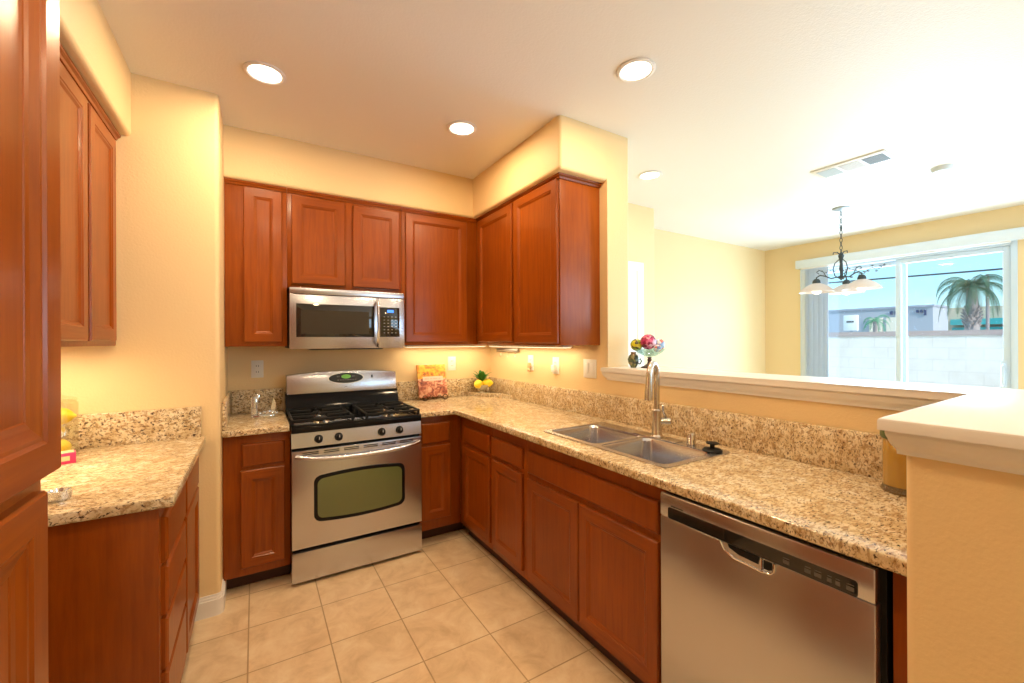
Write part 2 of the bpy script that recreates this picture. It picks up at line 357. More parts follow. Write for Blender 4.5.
# sink run
def runcab(y0, y1, label, fronts):
    c = thing('base_cabinet', label, 'cabinet', (1.55, (y0 + y1) / 2, 0), group=GB)
    B().box(1.25, XW - .003, y0, y1, .095, .878 if y1 - y0 < .8 else .70, bev=.0015).build('body', WD, c) if y1 - y0 < .7 else \
        B().box(1.25, 1.27, y0, y1, .095, .878).box(1.27, XW - .003, y0, y0 + .018, .095, .70).box(1.27, XW - .003, y1 - .018, y1, .095, .70).box(1.27, XW - .003, y0, y1, .095, .115).build('body', WD, c)
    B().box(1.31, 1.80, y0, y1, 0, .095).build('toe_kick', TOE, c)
    for f in fronts: fs(c, 1.25, *f)
    return c
D3 = (.690, .804); D4 = (.135, .665)
runcab(2.282, 2.758, 'cherry base cabinet with one door on the sink run nearest the inside corner', [(2.297, 2.672, *D3, 'drawer', 'slab'), (2.297, 2.672, *D4)])
runcab(1.892, 2.280, 'cherry base cabinet with one door adjoining the double-door sink cabinet', [(1.925, 2.264, *D3, 'drawer', 'slab'), (1.925, 2.264, *D4)])
runcab(.992, 1.890, 'wide cherry sink base cabinet with a false front over two doors', [(1.017, 1.872, .687, .808, 'false_front', 'slab'), (1.017, 1.451, .125, .660), (1.458, 1.872, .125, .660)])
# cabinet end panel next to dishwasher
e_ = B().box(1.25, XW - .003, .320, .368, .0, .878, bev=.0015).build('filler_panel', WD); tag(e_, 'slim cherry filler panel between the dishwasher and the yellow half wall', 'panel')
# base, niche run
c = thing('base_cabinet', 'cherry four-drawer base cabinet with a plain side under the niche counter', 'cabinet', (-.55, 1.9, 0), group=GB)
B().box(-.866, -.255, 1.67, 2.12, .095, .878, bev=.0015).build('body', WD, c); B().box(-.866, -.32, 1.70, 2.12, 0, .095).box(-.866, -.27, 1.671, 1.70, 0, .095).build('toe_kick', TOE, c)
for z0, z1 in ((.695, .84), (.530, .683), (.360, .518), (.13, .348)): fp(c, -.255, 1.70, 2.105, z0, z1, 'drawer', 'slab')
c = thing('base_cabinet', 'cherry base cabinet of one drawer over one door against the niche end wall', 'cabinet', (-.55, 2.35, 0), group=GB)
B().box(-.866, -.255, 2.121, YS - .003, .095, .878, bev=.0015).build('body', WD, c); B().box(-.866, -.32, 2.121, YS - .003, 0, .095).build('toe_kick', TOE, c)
fp(c, -.255, 2.135, 2.56, .695, .84, 'drawer', 'slab'); fp(c, -.255, 2.135, 2.56, .13, .683)
# crown moulding helper: profile (out, z)
def crown(b, pts, z0=2.332):
    prof = [(.0, z0), (.006, z0), (.010, z0 + .010), (.018, z0 + .016), (.020, z0 + .0255), (0, z0 + .0255)]
    # pts: list of (pos, outward dir) corners
    t = bmesh.new(); R = [[t.verts.new((p[0] + d[0] * o_, p[1] + d[1] * o_, z)) for o_, z in prof] for p, d in pts]; n = len(prof)
    for a_, b_ in zip(R, R[1:]):
        for i in range(n): t.faces.new((a_[i], a_[(i + 1) % n], b_[(i + 1) % n], b_[i]))
    t.faces.new(R[0][::-1]); t.faces.new(R[-1]); bmesh.ops.recalc_face_normals(t, faces=t.faces); b._merge(t, 1, False); return b
# wall cabinets, range side; face frame y=3.0
def ucab(label, x0, x1, z0, doors):
    c = thing('wall_cabinet', label, 'cabinet', ((x0 + x1) / 2, 3.18, z0), group=GU)
    B().box(x0, x1, 3.0, YW - .003, z0, 2.356, bev=.0015).build('body', WD, c)
    for d in doors: fb(c, 3.0, *d)
    crown(B(), [((x0, 3.0), (0, -1)), ((x1, 3.0), (0, -1))]).build('crown_moulding', WD, c, flat=True); return c
ucab('tall narrow cherry wall cabinet between the yellow wall end and the microwave', XS + .002, .172, 1.363, [(-.058, .146, 1.388, 2.327)])
ucab('short cherry wall cabinet of two doors directly above the microwave', .174, .902, 1.735, [(.198, .518, 1.760, 2.320), (.566, .882, 1.760, 2.312)])
ucab('broad single-door cherry wall cabinet in the corner above the cookbook', .904, 1.508, 1.363, [(.928, 1.416, 1.386, 2.322)])
c = thing('wall_cabinet', 'cherry wall cabinet of two doors with a plain end on the sink wall', 'cabinet', (1.66, 2.45, 1.363), group=GU)
B().box(1.51, XW - .003, 1.93, YW - .003, 1.363, 2.356, bev=.0015).build('body', WD, c)
fs(c, 1.51, 2.447, 2.955, 1.385, 2.330); fs(c, 1.51, 1.940, 2.418, 1.375, 2.335)
crown(B(), [((1.51, 2.98), (-1, 0)), ((1.51, 1.93), (-1, -1)), ((XW - .003, 1.93), (0, -1))]).build('crown_moulding', WD, c, flat=True)
# wall cabinets over the niche
c = thing('wall_cabinet', 'cherry wall cabinet of two doors hanging over the niche counter', 'cabinet', (-.71, 2.2, 1.375), group=GU)
B().box(-.866, -.55, 1.64, YS - .004, 1.375, 2.352, bev=.0015).build('body', WD, c)
fp(c, -.55, 1.72, 2.170, 1.395, 2.300); fp(c, -.55, 2.200, 2.545, 1.395, 2.300)
crown(B(), [((-.55, 1.64), (1, 0)), ((-.55, YS - .004), (1, 0))], 2.326).build('crown_moulding', WD, c, flat=True)
# pantry
c = thing('pantry_cabinet', 'tall cherry pantry cabinet standing before the niche counter, its upper door slightly open', 'cabinet', (-.58, .55, 0))
DOOR0 = DOOR; DOOR = [(0, -.002), (0, .013), (.004, .018), (.054, .018), (.060, .0145), (.066, .014), (.082, .008), (.092, .0065), (.094, .005)]
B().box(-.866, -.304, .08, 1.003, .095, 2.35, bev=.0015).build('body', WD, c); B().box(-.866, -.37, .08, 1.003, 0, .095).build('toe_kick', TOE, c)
fp(c, -.304, .540, .972, .125, 1.150)
d = fp(c, 0, 0, .46, 0, 1.14); d.data.transform(parent_world(c)); d.data.transform(Matrix.Rotation(-.016, 4, 'Z')); d.data.transform(Matrix.Translation((-.3035, .540, 1.176))); d.data.transform(parent_world(c).inverted())
fp(c, -.304, .10, .530, .125, 1.150); fp(c, -.304, .10, .530, 1.176, 2.31); DOOR = DOOR0

# ------------------------------------------------------------------ granite tops
def top(cells, z0, z1, front_test, name='countertop', mats=GRAN):
    t = bmesh.new(); xs = sorted({q for c_ in cells for q in c_[:2]}); ys = sorted({q for c_ in cells for q in c_[2:]})
    inside = lambda x, y: any(c_[0] < x < c_[1] and c_[2] < y < c_[3] for c_ in cells); V = {}
    g = lambda x, y: V.setdefault((x, y), t.verts.new((x, y, z0)) if (x, y) not in V else V[(x, y)])
    for a_, b_ in zip(xs, xs[1:]):
        for c_, d_ in zip(ys, ys[1:]):
            if inside((a_ + b_) / 2, (c_ + d_) / 2): t.faces.new((g(a_, c_), g(b_, c_), g(b_, d_), g(a_, d_)))
    r = bmesh.ops.extrude_face_region(t, geom=list(t.faces)); bmesh.ops.translate(t, vec=(0, 0, z1 - z0), verts=[q for q in r['geom'] if isinstance(q, bmesh.types.BMVert)])
    bmesh.ops.recalc_face_normals(t, faces=t.faces)
    ed = [e_ for e_ in t.edges if e_.calc_face_angle(0) > .5 and front_test((e_.verts[0].co + e_.verts[1].co) / 2)]
    bmesh.ops.bevel(t, geom=ed, offset=.008, segments=3, profile=.5, affect='EDGES')
    return B()._merge(t, 0, True).build(name, mats)
ZT = .915
SX0, SX1, SY0, SY1 = 1.290, 1.712, 1.028, 1.800
tag(top([(.936, XW - .002, 2.70, YW - .002), (1.18, XW - .002, SY1, 2.70), (1.18, SX0, SY0, SY1), (SX1, XW - .002, SY0, SY1), (1.18, XW - .002, .319, SY0)], .880, ZT,
    lambda c: (abs(c.x - 1.18) < .002 and c.y < 2.71) or (abs(c.y - 2.70) < .002 and c.x < 1.19)),
    'long speckled beige granite countertop running from the range round to the sink', 'countertop')
tag(top([(XS + .001, .166, 2.70, YW - .002)], .880, ZT, lambda c: abs(c.y - 2.70) < .002), 'short granite countertop between the wall end and the range, holding the crystal ornament', 'countertop')
tag(top([(-.868, -.215, 1.650, YS - .002)], .880, ZT, lambda c: abs(c.y - 1.65) < .002 or abs(c.x + .215) < .002), 'pale granite countertop in the niche behind the pantry cabinet', 'countertop')
G2 = 'granite backsplash strips'
def splash(label, *a): return tag(B().box(*a, bev=.003).build('backsplash', GRAN), label, 'backsplash', G2)
splash('granite backsplash strip behind the crystal ornament', XS + .022, .166, YW - .022, YW - .002, ZT, 1.068)
splash('short granite side strip on the yellow wall end beside the range', XS + .002, XS + .021, 2.72, YW - .002, ZT, 1.068)
splash('granite backsplash strip behind the cookbook', .94, XW - .024, YW - .022, YW - .002, ZT, 1.066)
splash('long granite backsplash strip behind the sink faucet', XW - .022, XW - .002, .319, YW - .002, ZT, 1.066)
splash('granite backsplash strip on the niche end wall', -.868, -.232, YS - .022, YS - .002, ZT, 1.068)
# raised corner slab
tag(B().prism([(1.585, YW - .026), (XW - .026, YW - .026), (XW - .026, 2.93)], fz, ZT, ZT + .032, bev=.004).build('corner_slab', GRAN), 'raised triangular granite slab in the counter corner under the lemon vase', 'slab')

# ------------------------------------------------------------------ range
def rrect(w_, h_, r, bow=0, n=6):
    pts = []
    for cx, cy, a0 in ((w_ / 2 - r, h_ / 2 - r, 0), (-w_ / 2 + r, h_ / 2 - r, 90), (-w_ / 2 + r, -h_ / 2 + r, 180), (w_ / 2 - r, -h_ / 2 + r, 270)):
        for k in range(n + 1):
            a_ = math.radians(a0 + 90 * k / n); pts.append([cx + r * math.cos(a_), cy + r * math.sin(a_)])
    if bow:
        q = []
        for i, p in enumerate(pts):
            nx = pts[(i + 1) % len(pts)]; q.append(p)
            if (Vector(nx) - Vector(p)).length > .1:
                for k in range(1, 10): q.append([p[0] + (nx[0] - p[0]) * k / 10, p[1] + (nx[1] - p[1]) * k / 10])
        for p in q:
            if abs(p[1]) > h_ / 2 - r - .001: p[1] += math.copysign(bow * (1 - (2 * p[0] / w_) ** 2), p[1])
        pts = q
    return pts
rg = thing('gas_range', 'stainless steel gas range with black cooktop and green-tinted oven window', 'range', (.55, 3.0, 0))
RX0, RX1, RY = .172, .930, 2.662
B().box(RX0 + .004, RX1 - .004, RY + .035, 3.33, .03, .87).build('body', BLACK, rg)
for x in (RX0 + .04, RX1 - .04): B().cyl((x, RY + .09, 0), (x, RY + .09, .035), .018).build('foot', MATTE, rg)
B().box(RX0, RX1, RY, RY + .035, .022, .190, bev=.004).build('storage_drawer', STEEL, rg)
dz0, dz1 = .210, .768; cxr = (RX0 + RX1) / 2
dd = B().box(RX0, RX1, RY, RY + .035, dz0, dz1, bev=.004).build('oven_door', STEEL, rg)
fy = lambda y: (lambda a_, b_, d: (cxr + a_, y - d, b_))
wz = (.482); 
B().prism([(a_, b_ + wz) for a_, b_ in rrect(.530, .258, .035, .018)], fy(RY), -.001, .004, bev=.002).build('window_border', BLACK, dd)
B().prism([(a_, b_ + wz) for a_, b_ in rrect(.492, .222, .030, .016)], fy(RY), .004, .0055).build('window_glass', OVEN, dd)
b = B()
for k in range(6):
    x = RX0 + .055 + k * .112; b.box(x, x + .085, RY - .0008, RY + .002, .742, .747).box(x, x + .085, RY - .0008, RY + .002, .752, .757)
part(b.build('vent_slots', BLACK, dd), 'black vent slots')
hp = []
for k in range(21):
    s = -1 + 2 * k / 20; hp.append((cxr + s * .358, RY - .012 - .038 * (1 - s ** 6) , .738 - .026 * (1 - s * s)))
B().tube(hp, .0135, 12).build('handle', STEEL, dd)
pp = B(); pp.prism([(RY + .004, .785), (RY + .035, .785), (RY + .05, .868), (RY + .016, .868)], lambda a_, b_, d: (d, a_, b_), RX0, RX1, bev=0); pn = pp.build('control_panel', STEEL, rg)
for kx in (.313, .422, .674, .786):
    yk = RY + .010
    k = B(); k.lathe([(0, -.002), (.023, -.002), (.023, .004), (.019, .008), (.018, .026), (.014, .029), (0, .029)], n=24, mx=Matrix.Translation((kx, yk, .826)) @ Matrix.Rotation(PI / 2 + .14, 4, 'X'))
    ko = part(k.build('knob', MATTE, rg), 'black burner knob')
    B().box(kx - .0045, kx + .0045, yk - .037, yk - .008, .812, .842, bev=.002).build('grip', CHROME if False else MATTE, ko)
    B().box(kx - .0012, kx + .0012, yk - .0385, yk - .0365, .828, .843).build('pointer', WHITE, ko)
ck = B(); ck.box(RX0, RX1, RY - .002, 3.20, .868, .905, bev=.008, seg=3).box(RX0, RX1, RY - .002, RY + .03, .900, .913, bev=.005).box(RX0, RX0 + .02, RY, 3.2, .90, .913, bev=.005).box(RX1 - .02, RX1, RY, 3.2, .90, .913, bev=.005)
ck.build('cooktop', BLACK, rg)
for bx in (.345, .76):
    for by, br_ in ((2.81, .045), (3.05, .036)):
        bo = B().lathe([(0, .900), (br_ + .03, .903), (br_ + .03, .906), (br_, .908), (br_, .920), (br_ - .008, .924), (0, .924)], bx, by, 28).build('burner', CHROME, rg)
        B().lathe([(0, .924), (br_ - .012, .924), (br_ - .014, .931), (0, .932)], bx, by, 28).build('burner_cap', IRON, bo)
for gx in (.345, .76):
    g = B(); hw, y0, y1, zt = .165, 2.70, 3.16, .942
    for x in (gx - hw, gx + hw): g.box(x - .006, x + .006, y0, y1, zt - .012, zt, bev=.002)
    for y in (y0, (y0 + y1) / 2, y1): g.box(gx - hw, gx + hw, y - .006, y + .006, zt - .012, zt, bev=.002)
    for by in (2.81, 3.05):
        for ax, ay in ((1, 0), (-1, 0), (0, 1), (0, -1)):
            x1, y1_ = gx + ax * hw, by + ay * .11; xx = sorted((gx + ax * .035, x1 if ax else gx)); yy = sorted((by + ay * .035, y1_ if ay else by))
            g.box(xx[0] - (.005 if ay else 0), xx[1] + (.005 if ay else 0), yy[0] - (.005 if ax else 0), yy[1] + (.005 if ax else 0), zt - .010, zt + .003, bev=.002)
    for x in (gx - hw, gx + hw):
        for y in (y0 + .01, y1 - .01, (y0 + y1) / 2): g.box(x - .007, x + .007, y - .007, y + .007, .906, zt - .006)
    g.build('grate', IRON, rg)
B().prism([(3.175, .90), (3.33, .90), (3.33, 1.04), (3.225, 1.04), (3.185, .97)], lambda a_, b_, d: (d, a_, b_), RX0, RX1).build('riser', BLACK, rg)
# arched steel backguard
xs_ = [RX0 + .008 + (RX1 - RX0 - .012) * k / 16 for k in range(17)]
outl = [(RX0 + .008, 1.03)] + [(x, 1.158 + .020 * (1 - ((x - cxr) / .379) ** 2)) for x in xs_] + [(RX1 - .004, 1.03)]
outl = outl[::-1]
bg_ = B().prism(outl, lambda a_, b_, d: (a_, 3.30 - d + (b_ - 1.03) * .18, b_), 0, .085, bev=.007).build('backguard', STEEL, rg)
ygd = lambda b_: 3.215 + (b_ - 1.03) * .18
ell = [(.118 * math.cos(2 * PI * k / 40), .036 * math.sin(2 * PI * k / 40)) for k in range(40)]
fg = lambda a_, b_, d: (cxr + .012 + a_, ygd(1.128 + b_) - d, 1.128 + b_)
dp = B().prism([(a_ * 1.07, b_ * 1.13) for a_, b_ in ell], fg, -.001, .0015).build('display_rim', CHROME, bg_)
B().prism(ell, fg, .0015, .003).build('display', DGLASS, bg_)
B().prism([(a_ * .28, b_ * .42 + .010) for a_, b_ in ell], fg, .003, .0036).build('clock', LCDG, bg_)
b = B()
for k in range(8): b.prism([(x + -.06 + k * .017, y - .016) for x, y in ((0, 0), (.010, 0), (.010, .005), (0, .005))], fg, .003, .0036)
for k in (-.062, -.052, .040, .05): b.prism([(x + k, y + .008) for x, y in ((0, 0), (.007, 0), (.007, .006), (0, .006))], fg, .003, .0036)
b.build('button', GREYP, bg_)
b = B().prism([(x + .178, y - .006) for x, y in ((0, 0), (.009, 0), (.009, .022), (0, .022))], fg, -.001, .002).build('light_lens', MATTE, bg_); b = B(); b.prism([(x - .01, y - .062) for x, y in ((0, 0), (.014, 0), (.014, .004), (0, .004))], fg, 0, .001); b.build('badge', MATTE, bg_)

# ------------------------------------------------------------------ microwave
mw = thing('microwave', 'stainless over-the-range microwave with dark window and blue clock', 'microwave', (.535, 3.14, 1.345))
MX0, MX1, MY = .180, .898, 2.945
B().box(MX0, MX1, MY, YW - .003, 1.350, 1.732).build('body', MATTE, mw)
B().box(MX0, MX1, MY - .025, MY, 1.690, 1.730, bev=.004).build('vent_strip', STEEL, mw)
do = B().box(MX0, .716, MY - .028, MY, 1.345, 1.687, bev=.004).build('door', STEEL, mw)
yq = MY - .028
B().box(.217, .690, yq - .002, yq + .002, 1.420, 1.630, bev=.0015).build('window_border', DGLASS, do)
B().box(.245, .655, yq - .003, yq - .001, 1.440, 1.590).build('window_mesh', MWGLASS, do)
hp = [(.709, yq - .002, 1.665), (.709, yq - .03, 1.650)] + [(.709, yq - .034 - .012 * math.sin(PI * k / 10), 1.640 - .255 * k / 10) for k in range(11)] + [(.709, yq - .03, 1.378), (.709, yq - .002, 1.362)]
B().tube(hp, .010, 10).build('handle', STEEL, do)
cp = B().box(.719, MX1, yq, MY, 1.345, 1.687, bev=.004).build('control_side', STEEL, mw)
B().box(.727, .862, yq - .002, yq + .002, 1.422, 1.625, bev=.0015).build('control_panel', DGLASS, mw)
B().box(.777, .820, yq - .003, yq - .0015, 1.590, 1.608).build('clock', LCDB, mw)
b = B()
for r in range(6):
    for q in range(4): b.box(.752 + q * .026, .762 + q * .026, yq - .0026, yq - .0015, 1.448 + r * .022, 1.452 + r * .022)
b.build('keypad', GREYP, mw)
B().box(.30, .76, MY + .02, MY + .25, 1.338, 1.352, bev=.003).build('grease_filter', MATTE, mw)

# ------------------------------------------------------------------ dishwasher
dw = thing('dishwasher', 'stainless steel dishwasher with black control band below the granite counter', 'dishwasher', (1.5, .68, 0))
DY0, DY1, DX = .388, .990, 1.215
B().box(DX + .03, 1.80, DY0 - .011, DY1 + .001, .02, .872).build('tub', MATTE, dw)
B().box(DX + .07, 1.80, DY0, DY1, 0, .10).build('toe_kick', BLACK, dw)
dd = B().box(DX, DX + .03, DY0, DY1, .105, .775, bev=.004).build('door', STEELV, dw)
B().box(DX - .001, DX + .03, DY0, DY1, .776, .858, bev=.005).build('control_fascia', STEEL, dw)
fd = lambda a_, b_, d: (DX - .001 - d, DY0 + a_, b_)
B().prism([(a_ + .3005, b_ + .796) for a_, b_ in rrect(.535, .038, .007)], fd, -.001, .0015).build('control_band', DGLASS, dw)
for k, wd_ in ((.040, .016), (.068, .010), (.086, .010), (.108, .016), (.132, .014), (.182, .016)):
    B().prism([(k, .787), (k + wd_, .787), (k + wd_, .797), (k, .797)], fd, .0015, .0020).prism([(k, .801), (k + wd_ * .9, .801), (k + wd_ * .9, .803), (k, .803)], fd, .0015, .0020).build('button', DGREY, dw)
b = B()
for k in range(8): b.prism([(.510 + k * .006, .8185), (.514 + k * .006, .8185), (.514 + k * .006, .8225), (.510 + k * .006, .8225)], fd, 0, .0006)
b.build('brand_lettering', MATTE, dw)
# recessed pocket handle: cup, dark slot and steel lip
cy_ = .299
cup = [(-.080, .014), (-.080, -.006), (-.070, -.018), (-.045, -.025), (.035, -.022), (.065, -.008), (.078, .014)]
pk_ = B().prism([(a_ + cy_, b_ + .761) for a_, b_ in cup], fd, -.001, .0006).build('pocket_cup', STEEL, dd)
B().prism([(a_ + cy_, b_ + .761) for a_, b_ in [(-.040, .014), (-.036, -.008), (.02, -.006), (.05, .004), (.055, .014)]], fd, .0006, .0012).prism([(a_ + cy_, b_ + .761) for a_, b_ in [(-.074, .012), (-.074, -.008), (-.064, -.013), (-.050, -.013), (-.050, .012)]], fd, .0006, .0012).build('finger_slot', BLACK, dd)
B().tube([(DX - .003, DY0 + cy_ + a_, .761 + b_) for a_, b_ in cup], .0028, 8).build('handle_lip', CHROME, dd)
B().tube([(DX - .004, DY0 + cy_ - .046, .776), (DX - .005, DY0 + cy_ - .046, .745), (DX - .005, DY0 + cy_ - .054, .740), (DX - .005, DY0 + cy_ - .070, .742), (DX - .005, DY0 + cy_ - .078, .750), (DX - .004, DY0 + cy_ - .078, .774)], .003, 8).build('latch', CHROME, dd)

# ------------------------------------------------------------------ sink
sk = thing('kitchen_sink', 'double bowl stainless steel sink set in the granite counter', 'sink', (1.5, 1.41, .70))
def bowl(b, x0, x1, y0, y1, z0, z1):
    t = bmesh.new(); N8 = 6; R = []
    for ins, r, z in ((0, .035, z1), (.004, .045, z1 - .01), (.010, .05, z0 + .03), (.03, .05, z0 + .006), (.055, .04, z0), ((x1 - x0) / 2 - .045, .044, z0 - .002)):
        pts = [((x0 + x1) / 2 + a_, (y0 + y1) / 2 + b_) for a_, b_ in rrect(max(x1 - x0 - 2 * ins, .09), max(y1 - y0 - 2 * ins, .09), r)]
        R.append([t.verts.new((a_, b_, z)) for a_, b_ in pts])
    n = len(R[0])
    for a_, b_ in zip(R, R[1:]):
        for i in range(n): t.faces.new((a_[i], b_[i], b_[(i + 1) % n], a_[(i + 1) % n]))
    t.faces.new(R[-1]); return b._merge(t, 0, True), [(v_) for v_ in rrect(x1 - x0, y1 - y0, .035)]
zr = .9165
BW = [(1.315, 1.630, 1.432, 1.778), (1.315, 1.630, 1.052, 1.408)]
for q in BW:
    b, _ = bowl(B(), *q, .72, zr - .001); o = b.build('basin', BASIN, sk)
    B().lathe([(.0, .7215), (.03, .7215), (.036, .724), (.042, .7205)], (q[0] + q[1]) / 2, (q[2] + q[3]) / 2, 24).build('drain', CHROME, o)
# rim with two rounded holes
t = bmesh.new(); oe = [t.verts.new((x, y, zr)) for x, y in [((SX0 + SX1) / 2 + a_, (SY0 + SY1) / 2 + b_) for a_, b_ in rrect(SX1 - SX0 + .006, SY1 - SY0 + .006, .03)]]
eds = [t.edges.new((oe[i], oe[(i + 1) % len(oe)])) for i in range(len(oe))]
for q in BW:
    hv = [t.verts.new(((q[0] + q[1]) / 2 + a_, (q[2] + q[3]) / 2 + b_, zr)) for a_, b_ in rrect(q[1] - q[0], q[3] - q[2], .035)]
    eds += [t.edges.new((hv[i], hv[(i + 1) % len(hv)])) for i in range(len(hv))]
bmesh.ops.triangle_fill(t, use_beauty=True, use_dissolve=True, edges=eds)
for f in t.faces:
    if f.normal.z < 0: f.normal_flip()
r = bmesh.ops.extrude_face_region(t, geom=list(t.faces)); bmesh.ops.translate(t, vec=(0, 0, .0025), verts=[q for q in r['geom'] if isinstance(q, bmesh.types.BMVert)])
bmesh.ops.recalc_face_normals(t, faces=t.faces)
B()._merge(t, 0).build('rim', BASIN, sk)
# faucet
fc = thing('faucet', 'brushed nickel pull-down gooseneck faucet rising behind the sink', 'faucet', (1.664, 1.374, .919))
FX, FY = 1.664, 1.374
B().lathe([(0, .919), (.031, .919), (.031, .925), (.025, .932), (.0235, .936), (.022, 1.03), (.0225, 1.05), (.017, 1.058), (0, 1.058)], FX, FY, 28).build('base', NICKEL, fc)
dx, dy = -.90, -.38; ln = math.hypot(dx, dy); dx, dy = dx / ln, dy / ln
arc = [(FX, FY, 1.05), (FX, FY, 1.14), (FX, FY, 1.22)]; Rr = .058
for k in range(0, 13):
    a_ = PI * k / 12 * .97; arc.append((FX + dx * (Rr - Rr * math.cos(a_)), FY + dy * (Rr - Rr * math.cos(a_)), 1.222 + Rr * math.sin(a_)))
B().tube(arc, .0135, 14).build('gooseneck', NICKEL, fc)
ex, ey, ez = arc[-1]
B().tube([(ex, ey, ez + .008), (ex, ey, ez - .03), (ex + dx * .002, ey + dy * .002, ez - .07), (ex + dx * .004, ey + dy * .004, ez - .115)], [.0135, .0155, .019, .0205], 16).build('spray_head', NICKEL, fc)
hx, hy = math.cos(-.62), math.sin(-.62)
B().tube([(FX, FY, .998), (FX + hx * .030, FY + hy * .030, .998), (FX + hx * .062, FY + hy * .062, .998)], [.0175, .0175, .0175], 16).tube([(FX + hx * .05, FY + hy * .05, 1.005), (FX + hx * .022, FY + hy * .04, 1.045), (FX + hx * .012, FY + hy * .05, 1.075)], [.007, .0055, .005], 10).build('lever', NICKEL, fc)
B().box(FX - .028, FX + .028, FY - .125, FY + .125, .919, .923, bev=.002, rot=None).build('deck_plate', NICKEL, fc)
tag(B().lathe([(0, .919), (.020, .919), (.0205, .928), (.019, .932), (.019, .968), (.016, .974), (0, .975)], 1.665, 1.185, 24).build('air_gap', CHROME), 'short chrome air gap cap on the sink deck', 'air gap cap')
tag(B().lathe([(0, .919), (.037, .919), (.040, .924), (.034, .930), (.010, .934), (.009, .948), (.024, .951), (.025, .956), (0, .958)], 1.650, 1.075, 28).build('sink_stopper', MATTE), 'black rubber sink stopper lying on the sink deck', 'stopper')

# ------------------------------------------------------------------ wall plates
GP = 'white electrical wall plates'
def plate_geo(kind, wd, ht):
    root = thing('wall_outlet', '', 'wall plate', (0, 0, 0), group=GP)
    B().box(-wd / 2, wd / 2, -.006, 0, -ht / 2, ht / 2, bev=.002).build('plate', WHITE, root, local=True)
    n = 1 if wd < .1 else 2
    for i in range(n):
        cx = 0 if n == 1 else (-.023 + .046 * i)
        if kind == 'outlet':
            for zc_ in (-.02, .02):
                f_ = B().prism(rrect(.032, .028, .010), lambda a_, b_, d, z_=zc_, c_=cx: (c_ + a_, -.006 - d, z_ + b_), -.001, .002).build('socket', WHITE, root, local=True)
                B().box(cx - .008, cx - .005, -.0085, -.0078, zc_ - .004, zc_ + .006).box(cx + .005, cx + .008, -.0085, -.0078, zc_ - .004, zc_ + .006).build('slot', MATTE, f_, local=True)
        else:
            B().box(cx - .016, cx + .016, -.009, -.005, -.033, .033, bev=.002).build('rocker_switch', WHITE, root, local=True)
    return root
o = plate_geo('outlet', .072, .118); o.location = (.012, YW, 1.206); o['label'] = 'white wall outlet above the crystal ornament'
o2 = dup(o, (1.443, YW, 1.200), 0, 'white wall outlet just above the backsplash behind the cookbook')
# rotation so that plate (facing -Y) faces -X
o3 = dup(o, (XW, 2.378, 1.215), -PI / 2, 'white wall outlet with a plug-in cover midway along the sink wall')
B().box(-.018, .018, -.035, -.008, -.045, .005, bev=.004).build('plug_cover', WHITE, o3, local=True)
o4 = dup(o, (XW, 2.695, 1.222), -PI / 2, 'white wall outlet with a small night light nearest the utensil rail')
B().box(-.015, .015, -.03, -.008, -.040, .0, bev=.004).ball((0, -.022, -.055), .013).build('night_light', mat('amber_bulb', (.65, .42, .2), .3), o4, local=True)
o = plate_geo('switch', .118, .118); o.location = (XW, 2.024, 1.212); o.rotation_euler = (0, 0, -PI / 2); o['label'] = 'wide white double switch plate beside the half wall ledge'; o.name = 'light_switch'
# hook rail
hr = thing('utensil_rail', 'short grey metal utensil rail with three hooks under the corner cabinet', 'rail', (XW, 3.03, 1.29))
B().box(XW - .022, XW - .001, 2.86, 3.205, 1.298, 1.328, bev=.003).build('bar', mat('grey_metal', (.33, .30, .26), .35, .8), hr)
for y in (2.90, 3.02, 3.13): B().tube([(XW - .014, y, 1.298), (XW - .016, y, 1.27), (XW - .024, y, 1.258), (XW - .034, y, 1.266)], .003, 6).build('hook', NICKEL, hr)
# under-cabinet lights
UCL = glow('under_cabinet_lens', (1, .86, .55), 3)
def ucl(x0, x1, y0, y1, z, label, e):
    r = thing('under_cabinet_light', label, 'light', ((x0 + x1) / 2, (y0 + y1) / 2, z - .018), group='under-cabinet strip lights')
    B().box(x0, x1, y0, y1, z - .016, z, bev=.002).build('housing', WHITE, r)
    B().box(x0 + .008, x1 - .008, y0 + .008, y1 - .008, z - .0185, z - .016).build('lens', UCL, r)
    l = light('strip_glow', 'AREA', ((x0 + x1) / 2, (y0 + y1) / 2, z - .022), e, (1, .80, .52), (0, 0, 0), shape='RECTANGLE', size=x1 - x0, size_y=y1 - y0)
ucl(XW - .16, XW - .08, 2.10, 3.10, 1.362, 'white strip light under the two-door wall cabinet on the sink wall', 3.0)
ucl(1.0, 1.70, 3.20, 3.27, 1.362, 'white strip light under the corner wall cabinet above the cookbook', 1.9)
ucl(-.78, -.71, 1.85, 2.45, 1.374, 'white strip light under the niche wall cabinet', 4.5)

# ------------------------------------------------------------------ recessed lights
GL = 'recessed ceiling lights'
rl = thing('recessed_light', 'lit recessed ceiling light in front of the yellow wall end', 'light', (.044, 2.298, ZC), group=GL)
B().lathe([(.070, -.001), (.088, -.001), (.089, -.006), (.077, -.010), (.070, -.006), (.070, -.001)], n=36).build('trim_ring', TRIM, rl, local=True)
B().lathe([(0, -.004), (.070, -.004), (.070, -.002), (0, -.002)], n=36).build('lens', LENS, rl, local=True)
cans = [((.044, 2.298), None), ((1.055, 2.286), 'lit recessed ceiling light above the range, nearest the corner soffit'), ((1.53, 1.376), 'lit recessed ceiling light above the sink'),
        ((2.588, 2.192), 'lit recessed ceiling light in the dining room beyond the soffit'), ((.15, .75), 'added unseen recessed ceiling light overhead behind the viewer near the pantry'), ((1.15, -.6), 'added unseen recessed ceiling light over the far end of the half wall')]  # pantry and half-wall cans are unseen, added to light the kitchen
